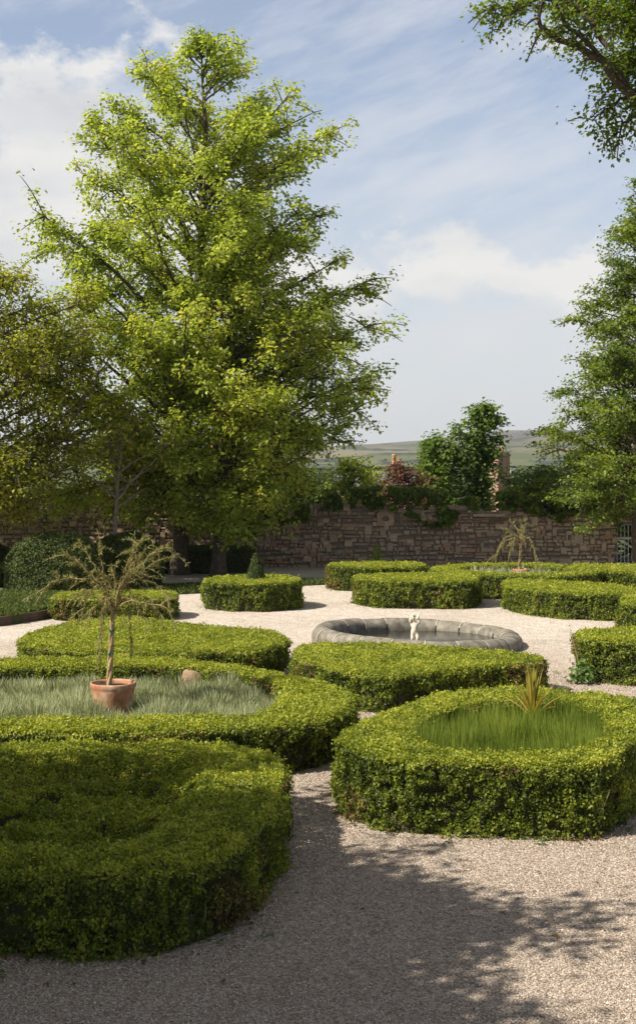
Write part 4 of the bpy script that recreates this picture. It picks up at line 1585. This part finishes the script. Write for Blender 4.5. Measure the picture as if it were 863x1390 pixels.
profO = [(165, 890, 1150), (140, 850, 1180), (110, 832, 1200), (75, 812, 1220), (40, 798, 1220), (0, 775, 1220), (-60, 760, 1220), (-140, 800, 1200), (-220, 880, 1140)]
tree('beech_tree', 'overhanging tree whose twisted boughs hang down into the sky above the beech', (bx_, dO, 0), [(0, 0), (0, 6), (0, Z(-200))], .26,
     rows(profO[::-1], 1010, dO), 72, .07, 13, 'beech', first=7.2, seed=6, secs=15, spacing=.10, spread=.11, flat=.7, tint_mu=.42, rise=.25, droop=.3,
     limb_list=[(lim([(1010, 260), (930, 190), (863, 138), (820, 100), (795, 75), (770, 62), (742, 58), (725, 48), (722, 28), (735, 8)]), .075, 12, .40),
                (lim([(863, 138), (800, 66), (770, 55), (757, 35), (740, 18), (722, 8), (708, 2)], -.1, -.7), .04, 14, .42),
                (lim([(820, 70), (790, 20), (750, 0), (715, 8), (690, 18), (665, 16)], -.2, -.2), .04, 20, .42),
                (lim([(880, 120), (845, 130), (820, 150), (805, 160)], .2, .1), .03, 10, .35),
                (lim([(900, 140), (865, 150), (845, 170), (830, 185)], .3, .4), .03, 12, .35)])

# young trees, copper shrub and ivy beyond / on the wall
dY = 54.0
profY = [(556, 640, 662), (575, 618, 680), (597, 608, 692), (612, 608, 676), (640, 610, 662), (660, 612, 660), (690, 622, 660)]
tree('young_sycamore', 'slim bright green young tree above the wall before the sandstone tower', (at(650, dY), dY, 0), [(0, 0), (0, 3), (.05, zat(556, dY))], .09, rows(profY, 650, dY), 30, .17, 11, 'fresh', first=1.2, seed=7, secs=7, spacing=.26, spread=.19, rise=.7, group='young trees beyond the wall')
profY2 = [(598, 580, 600), (620, 565, 620), (650, 560, 622), (690, 565, 615)]
tree('young_sycamore', 'shorter young green tree above the wall beside the copper shrub', (at(591, dY - .5), dY - .5, 0), [(0, 0), (0, 2), (0, zat(600, dY))], .08, rows(profY2, 591, dY), 24, .17, 11, 'fresh', first=1.0, seed=8, secs=7, spacing=.26, spread=.19, rise=.7, group='young trees beyond the wall')
profC = [(632, 520, 532), (642, 492, 575), (658, 485, 598), (680, 485, 590), (700, 490, 580)]
tree('copper_shrub', 'purple brown copper-leaved shrub rising above the wall', (at(540, 51), 51, 0), [(0, 0), (0, 2), (0, zat(636, 51))], .08, rows(profC, 540, 51), 22, .13, 9, 'copper', first=.8, seed=9, secs=8, spacing=.24, spread=.18, rise=.6, cat='shrub')
profR = [(642, 690, 750), (655, 675, 775), (675, 670, 780), (695, 680, 770)]
tree('leafy_shrub', 'green shrub spilling over the wall between the tower and the beech', (at(728, 43.2), 43.2, 0), [(0, 0), (0, 1.5), (0, zat(645, 43.2))], .07, rows(profR, 728, 43.2), 22, .12, 11, 'fresh', first=.8, seed=10, secs=8, spacing=.22, spread=.18, rise=.5, cat='shrub', tint_mu=.3)
profQ = [(630, 470, 505), (650, 450, 520), (680, 440, 520), (700, 450, 510)]
tree('leafy_shrub', 'yellow green shrub behind the wall under the maple tips', (at(478, 44.5), 44.5, 0), [(0, 0), (0, 1.5), (0, zat(635, 44.5))], .07, rows(profQ, 478, 44.5), 18, .13, 9, 'maple', first=.8, seed=11, secs=8, spacing=.24, spread=.18, rise=.5, cat='shrub', tint_mu=.5)


profT = [(640, 350, 440), (660, 330, 455), (685, 330, 455), (705, 340, 450)]
tree('leafy_shrub', 'shadowy shrub behind the wall between the maple and the yellow green shrub', (at(395, 45.0), 45.0, 0), [(0, 0), (0, 1.5), (0, zat(642, 45.0))], .07, rows(profT, 395, 45.0), 22, .13, 12, 'fresh', first=.8, seed=13, secs=9, spacing=.22, spread=.18, rise=.5, cat='shrub', tint_mu=.3)
profU = [(700, 815, 905), (720, 810, 910), (745, 810, 910), (768, 815, 905)]
tree('leafy_shrub', 'dark shrub seen through the bars of the iron gate', (at(860, 44.6), 44.6, 0), [(0, 0), (0, 1.0), (0, zat(702, 44.6))], .07, rows(profU, 860, 44.6), 26, .12, 14, 'ivy', first=.3, seed=14, secs=9, spacing=.20, spread=.2, rise=.4, cat='shrub', tint_mu=.1)


def ivy(label, spans, n, seed):
    """spans: list of (px, y_top, y_bottom) along the wall crest"""
    g = np.random.default_rng(3000 + seed)
    sp = np.array(spans, float)
    px = g.uniform(sp[0, 0], sp[-1, 0], n)
    yt = np.interp(px, sp[:, 0], sp[:, 1])
    yb = np.interp(px, sp[:, 0], sp[:, 2])
    py = yt + (yb - yt) * g.random(n)
    x = (px - PX0) / FPX * WY
    z = CAM_H - (py - PY0) / FPX * WY
    nz = vnoise(np.column_stack([x, np.zeros(n), z]), 1.6, seed)
    nf = vnoise(np.column_stack([x, np.zeros(n), z]), 4.0, seed + 1)
    k = nz * .5 + nf * .5 > .42
    x, z, nz, nf = x[k], z[k], nz[k], nf[k]
    n = len(x)
    bulge = .10 + .38 * nz + .18 * nf
    over = z > wtop(x) + .02
    y = np.where(over, WY + g.uniform(-.3, .55, n), WY - .03 - bulge * g.random(n) ** .5)
    P = np.column_stack([x, y, z])
    N = np.array([0, -.7, .5]) + rand_unit(n, g) * .75
    mb = MB()
    L = .12 * g.uniform(.6, 1.2, n)
    mb.leaves(P, N, L, L * .85, g, .18, 0, np.clip(.30 + (nf - .5) * .9 + g.normal(size=n) * .2, 0, 1), np.array([0, -.2, -.7]) + rand_unit(n, g) * .6)
    o = mb.build('ivy', M['ivy'])
    tag(o, label, 'ivy', 'ivy on the wall')


ivy('thick green ivy tumbling over the wall top below the copper shrub', [(440, 672, 690), (480, 662, 692), (520, 660, 690), (560, 662, 702), (585, 664, 716), (610, 668, 714), (625, 672, 692), (650, 676, 692)], 11000, 1)
ivy('ivy mound on the wall top between the slab and the gate', [(676, 668, 690), (700, 660, 694), (740, 658, 700), (765, 662, 712), (785, 664, 690), (800, 668, 696), (830, 672, 700)], 9000, 2)
ivy('dark ivy hanging on the wall behind the maple trunks', [(318, 690, 735), (350, 684, 728), (380, 686, 712), (420, 682, 706)], 5000, 3)

# shade tree standing out of frame at the left, behind the lavender bed's line of sight
profS = [(2.7, 2.5, 2.9), (3.4, 3.9, 4.6), (4.5, 4.4, 5.0), (5.4, 3.7, 4.2), (6.2, 2.0, 2.2), (6.7, .6, .6)]
tree('shade_tree', 'broad tree beyond the frame whose crown shades the nearest hedge', (-7.3, 4.9, 0), [(0, 0), (0, 4), (0, 6.6)], .24, profS, 100, .11, 16, 'beech', first=2.0, seed=12, secs=13, spacing=.17, spread=.20, rise=.4, depth=1.2)

# ------------------------------------------------------------------ town and hills
def chimney_house(label, cx, d, w, dep, wall_h, ridge, stacks, mat_w, name='cottage', roof='slate'):
    root = thing(name, label, 'house', (cx, d, 0))
    mb = MB()
    x0, x1, y0, y1 = -w / 2, w / 2, -dep / 2, dep / 2
    V = [(x0, y0, -.5), (x1, y0, -.5), (x1, y1, -.5), (x0, y1, -.5), (x0, y0, wall_h), (x1, y0, wall_h), (x1, y1, wall_h), (x0, y1, wall_h), (x0, 0, ridge), (x1, 0, ridge)]
    mb.add(V, [(0, 1, 5, 4), (2, 3, 7, 6)])
    mb.add(V, [(1, 2, 6, 9, 5), (3, 0, 4, 8, 7)])
    mb.build('wall', M[mat_w]).parent = root
    mb = MB()
    e = .25
    sl = (ridge - wall_h) / (dep / 2)
    for sg in (-1, 1):
        a = [(x0 - .2, sg * (dep / 2 + e), wall_h - e * sl + .03), (x1 + .2, sg * (dep / 2 + e), wall_h - e * sl + .03), (x1 + .2, 0, ridge + .03), (x0 - .2, 0, ridge + .03)]
        b_ = [(p[0], p[1], p[2] + .1) for p in a]
        mb.add(a + b_, [(0, 1, 2, 3), (4, 7, 6, 5), (0, 4, 5, 1), (0, 3, 7, 4), (1, 5, 6, 2)])
    rf = mb.build('roof', M[roof])
    rf.parent = root
    for (sx, sw, top, pots) in stacks:
        mb = MB()
        mb.box((sx, 0, (ridge - .4 + top) / 2), (sw, .55, top - ridge + .4))
        mb.box((sx, 0, top + .05), (sw + .12, .67, .10))
        ch = mb.build('chimney', M[mat_w])
        ch.parent = root
        for k, (dx, ph) in enumerate(pots):
            mb = MB()
            mb.lathe([(.13, 0), (.12, .1), (.105, ph * .8), (.125, ph * .86), (.125, ph), (.085, ph), (.085, ph * .6)], 14, (sx + dx, 0, top + .10))
            pz_ = mb.build('chimney_pot', M['pot_orange'])
            pz_.parent = root
    for wx in (-.28, .28):
        mb = MB()
        mb.box((wx * w, y0 - .01, wall_h * .55), (.9, .06, 1.1))
        f = mb.build('window', M['render_white'])
        f.parent = root
        mb = MB()
        mb.box((wx * w, y0 - .045, wall_h * .55), (.74, .03, .94))
        mb.build('pane', M['glass']).parent = f
    return root


d1 = 75.0
u1 = d1 / FPX
cxh = at(545, d1)
chimney_house('cottage with twin chimney pots behind the copper shrub', at(520, d1), d1, 5.2, 5.0, 2.2, zat(640, d1) - .1, [(at(538, d1) - at(520, d1), .62, zat(632, d1), [(-.14, .55), (.16, .32)])], 'brick', 'cottage')
# square sandstone tower
d2 = 82.0
tw = thing('sandstone_tower', 'square red sandstone tower block with pots behind the young tree', 'tower', (at(675, d2), d2, 0))
mb = MB()
mb.box((0, 0, 2.1), (1.05, 1.05, 4.0 - (-.2)), rz=R(40))
mb.build('wall', M['brick']).parent = tw
mb = MB()
tz2 = zat(622, d2)
mb.box((0, 0, (4.2 + tz2) / 2 if tz2 < 4.2 else tz2), (1.16, 1.16, .14), rz=R(40))
mb.build('parapet', M['brick']).parent = tw
for dx in (-.3, 0.25):
    mb = MB()
    mb.lathe([(.13, 0), (.11, .1), (.1, .26), (.12, .3), (.12, .36), (.08, .36), (.08, .2)], 12, (dx, -.1, max(4.2, tz2 + .07)))
    mb.build('chimney_pot', M['pot_orange']).parent = tw

chimney_house('low slate roofed house behind the copper shrub and maple tips', at(512, 95), 95, 3.6, 5, 1.5, zat(647, 95), [(1.2, .5, zat(640, 95), [(0, .3)])], 'brick', 'house')
for i, (p, dd, w, lab) in enumerate([(712, 420, 9, 'far white house glimpsed right of the sandstone tower'), (724, 460, 7, 'smaller far white house next to the larger one in the valley')]):
    chimney_house(lab, at(p, dd), dd, w, 6, 2.2, 3.6 if i else 3.9, [(w * .35, .6, 4.2, [(0, .3)])], 'render_white', 'house')

# woods in the valley: rounded dark tree masses
g = np.random.default_rng(91)
mb = MB()
n = 260
for i in range(n):
    d = g.uniform(300, 900)
    x = at(g.uniform(380, 900), d)
    s = g.uniform(3, 6)
    a = np.linspace(0, PI / 2, 5)
    c_ = rand_unit(60, g)
    c_[:, 2] = np.abs(c_[:, 2])
    P = np.array([x, d, 0]) + c_ * s * np.array([1.2, 1.2, .8]) * g.uniform(.75, 1, (60, 1))
    mb.leaves(P, c_ + rand_unit(60, g) * .4, s * .55, s * .5, g, .2)
tag(mb.build('woods', M['far_leaf']), 'far dark woods in the valley below the hills', 'woods', kind='stuff')

# hills
hp = [(-400, 600), (200, 606), (420, 607), (470, 604), (500, 603), (540, 600), (590, 596), (620, 592), (650, 588), (685, 584), (705, 584), (725, 588), (760, 592), (820, 592), (900, 596), (1300, 600)]
hx = np.array([p[0] for p in hp], float)
hy = np.array([p[1] for p in hp], float)
mb = MB()
nx_, ny_ = 220, 60
dfar = 5200.0
xs_ = np.linspace(-400, 1300, nx_)
V = []
for j in range(ny_):
    q = j / (ny_ - 1)
    d = 1400 + q * (dfar + 1200 - 1400)
    ridge = np.interp(xs_, hx, hy)
    zr = CAM_H + (PY0 - ridge) / FPX * dfar
    X_ = (xs_ - PX0) / FPX * dfar
    k = math.sin(min(1, (d - 1400) / (dfar - 1400)) * PI / 2) ** 1.35 if d < dfar else math.cos((d - dfar) / 1200 * PI / 2)
    P = np.column_stack([X_, np.full(nx_, d), np.zeros(nx_)])
    nn = (vnoise(P, 1 / 420, 5) - .5) * 34 + (vnoise(P, 1 / 150, 6) - .5) * 9
    edge = min(1, q * 6, 1)
    z = zr * k + nn * edge * (1 - .85 * (k > .985)) * (.4 + .6 * k)
    z = np.minimum(z, CAM_H + (zr - CAM_H) * d / dfar if d < dfar else z)
    V.append(np.column_stack([X_, np.full(nx_, d), np.maximum(z, -.5)]))
V = np.concatenate(V)
F = [(j * nx_ + i, j * nx_ + i + 1, (j + 1) * nx_ + i + 1, (j + 1) * nx_ + i) for j in range(ny_ - 1) for i in range(nx_ - 1)]
mb.add(V, F, 0, .5, True)
tag(mb.build('hills', M['hill']), kind='structure')

# ------------------------------------------------------------------ haze
HAZE = 1
if HAZE:
    mb = MB()
    mb.box((0, 3250, 99.5), (11000, 6900, 201))
    m, nt, out = new_mat('haze_air')
    pv = nt.nodes.new('ShaderNodeVolumePrincipled')
    pv.inputs['Color'].default_value = (.80, .88, 1, 1)
    pv.inputs['Density'].default_value = .00012
    pv.inputs['Anisotropy'].default_value = .2
    nt.links.new(pv.outputs[0], out.inputs['Volume'])
    tag(mb.build('haze', m), kind='stuff')

# ------------------------------------------------------------------ camera, light, sky
cam = bpy.data.cameras.new('camera')
cam.sensor_fit = 'VERTICAL'
cam.sensor_height = 36
cam.sensor_width = 36
cam.lens = FPX / 1390 * 36
cam.shift_y = -(695 - PY0) / 1390
cam.clip_end = 20000
co = bpy.data.objects.new('camera', cam)
COL.objects.link(co)
co.location = (0, 0, CAM_H)
co.rotation_euler = (R(90), 0, 0)
scene.camera = co

SUN_EL = R(44)
sdir = np.array([-.89, -.44])          # horizontal direction TOWARDS the sun
sdir = sdir / np.linalg.norm(sdir)
sv = Vector((sdir[0] * math.cos(SUN_EL), sdir[1] * math.cos(SUN_EL), math.sin(SUN_EL)))
sl = bpy.data.lights.new('sun', 'SUN')
sl.energy = 5.0
sl.angle = R(.5)
sl.color = (1, .90, .74)
so = bpy.data.objects.new('sun', sl)
COL.objects.link(so)
so.rotation_euler = sv.to_track_quat('Z', 'Y').to_euler()

w = bpy.data.worlds.new('World')
scene.world = w
w.use_nodes = True
nt = w.node_tree
nt.nodes.clear()
out = nt.nodes.new('ShaderNodeOutputWorld')
bg = nt.nodes.new('ShaderNodeBackground')
SKY = .075
bg.inputs[1].default_value = SKY
sky = nt.nodes.new('ShaderNodeTexSky')
sky.sky_type = 'NISHITA'
sky.sun_disc = False
sky.sun_elevation = SUN_EL
sky.sun_rotation = math.atan2(sdir[0], sdir[1])
sky.air_density = 1.0
sky.dust_density = 1.0
sky.ozone_density = 1.5
tc = nt.nodes.new('ShaderNodeTexCoord')
dirv = tc.outputs['Generated']
sx = nt.nodes.new('ShaderNodeSeparateXYZ')
nt.links.new(dirv, sx.inputs[0])


def mapped(scale, loc=(0, 0, 0), rot=(0, 0, 0)):
    mp = nt.nodes.new('ShaderNodeMapping')
    mp.inputs['Scale'].default_value = scale
    mp.inputs['Location'].default_value = loc
    mp.inputs['Rotation'].default_value = rot
    nt.links.new(dirv, mp.inputs[0])
    return mp.outputs[0]


def gray(v):
    return (v, v, v)


def blob(cx_px, cy_px, wx, wz):
    """soft mask round a direction of the sky"""
    dx = math_(nt, 'DIVIDE', math_(nt, 'SUBTRACT', sx.outputs[0], (cx_px - PX0) / FPX * .96), wx)
    dz = math_(nt, 'DIVIDE', math_(nt, 'SUBTRACT', sx.outputs[2], (PY0 - cy_px) / FPX * .96), wz)
    r2 = math_(nt, 'ADD', math_(nt, 'MULTIPLY', dx, dx), math_(nt, 'MULTIPLY', dz, dz))
    return math_(nt, 'POWER', 2.718, math_(nt, 'MULTIPLY', r2, -1.0))


# thin high streaks, running up to the right
def streak(rot, scale, loc):
    a_ = nt.nodes.new('ShaderNodeMapping')
    a_.inputs['Rotation'].default_value = (0, R(rot), 0)
    nt.links.new(dirv, a_.inputs[0])
    b_ = nt.nodes.new('ShaderNodeMapping')
    b_.inputs['Scale'].default_value = scale
    b_.inputs['Location'].default_value = loc
    nt.links.new(a_.outputs[0], b_.inputs[0])
    return b_.outputs[0]


n1 = noise(nt, 3.4, 9, streak(17, (1.5, 1.5, 6.5), (.3, .1, .2)), .60)
cir = ramp(nt, n1, [(.45, gray(0)), (.68, gray(1))])
n1b = noise(nt, 7.0, 8, streak(25, (1.3, 1.3, 5.0), (2.3, .7, .9)), .62)
cir2 = ramp(nt, n1b, [(.46, gray(0)), (.72, gray(1))])
# heaped white cloud
n2 = noise(nt, 11.0, 11, mapped((1, 1, 1.5), (1.2, 4.3, .6)), .60)
mask = math_(nt, 'MAXIMUM', blob(150, 250, .10, .070), math_(nt, 'MULTIPLY', blob(40, 300, .09, .05), .95))
mask = math_(nt, 'MAXIMUM', mask, math_(nt, 'MULTIPLY', blob(620, 370, .17, .035), .62))
mask = math_(nt, 'MAXIMUM', mask, math_(nt, 'MULTIPLY', blob(420, 400, .12, .05), .75))
cum = ramp(nt, math_(nt, 'ADD', math_(nt, 'MULTIPLY', n2, .9), math_(nt, 'MULTIPLY', mask, .50)), [(.60, gray(0)), (.69, gray(1))])
# low pale veil near the horizon
veil = ramp(nt, sx.outputs[2], [(.0, gray(1)), (.10, gray(.88)), (.19, gray(.58)), (.30, gray(.30)), (.6, gray(.05))])
n3 = noise(nt, 4.0, 6, mapped((1.2, 1.2, 6), (5.1, .2, .4)), .55)
veil = math_(nt, 'MULTIPLY', veil, ramp(nt, n3, [(.25, gray(.72)), (.65, gray(1))]))
EXPO = .8
inv = 1.0 / SKY / 2 ** EXPO
VE = tuple(c * inv for c in (.77, .775, .785))
CI = tuple(c * inv for c in (.76, .78, .85))
CU = tuple(c * inv for c in (.90, .88, .85))
shade = ramp(nt, noise(nt, 7.0, 6, mapped((1, 1, 2.4), (.4, 2.2, 1.9)), .55), [(.3, tuple(c * inv for c in (.62, .64, .68))), (.6, CU)])
skyc = mixc(nt, 1.0, sky.outputs[0], (.94, 1.01, 1.10), 'MULTIPLY')
c = mixc(nt, math_(nt, 'MULTIPLY', cir, .62), skyc, CI)
c = mixc(nt, math_(nt, 'MULTIPLY', cir2, .45), c, CI)
c = mixc(nt, veil, c, VE)
c = mixc(nt, math_(nt, 'MULTIPLY', cum, .92), c, shade)
high = ramp(nt, sx.outputs[2], [(.36, gray(0)), (.58, gray(1))])  # grey overhead sky, out of view, added to dim the fill light
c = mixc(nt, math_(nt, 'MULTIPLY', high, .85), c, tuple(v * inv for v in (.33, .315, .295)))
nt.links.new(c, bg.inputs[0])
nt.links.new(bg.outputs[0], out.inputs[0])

vs = scene.view_settings
vs.view_transform = 'Standard'
vs.look = 'None'
vs.exposure = EXPO
vs.gamma = 1
vs.use_curve_mapping = False
scene.cycles.max_bounces = 6
scene.cycles.diffuse_bounces = 3
scene.cycles.transmission_bounces = 3
scene.cycles.transparent_max_bounces = 4
scene.cycles.volume_bounces = 0
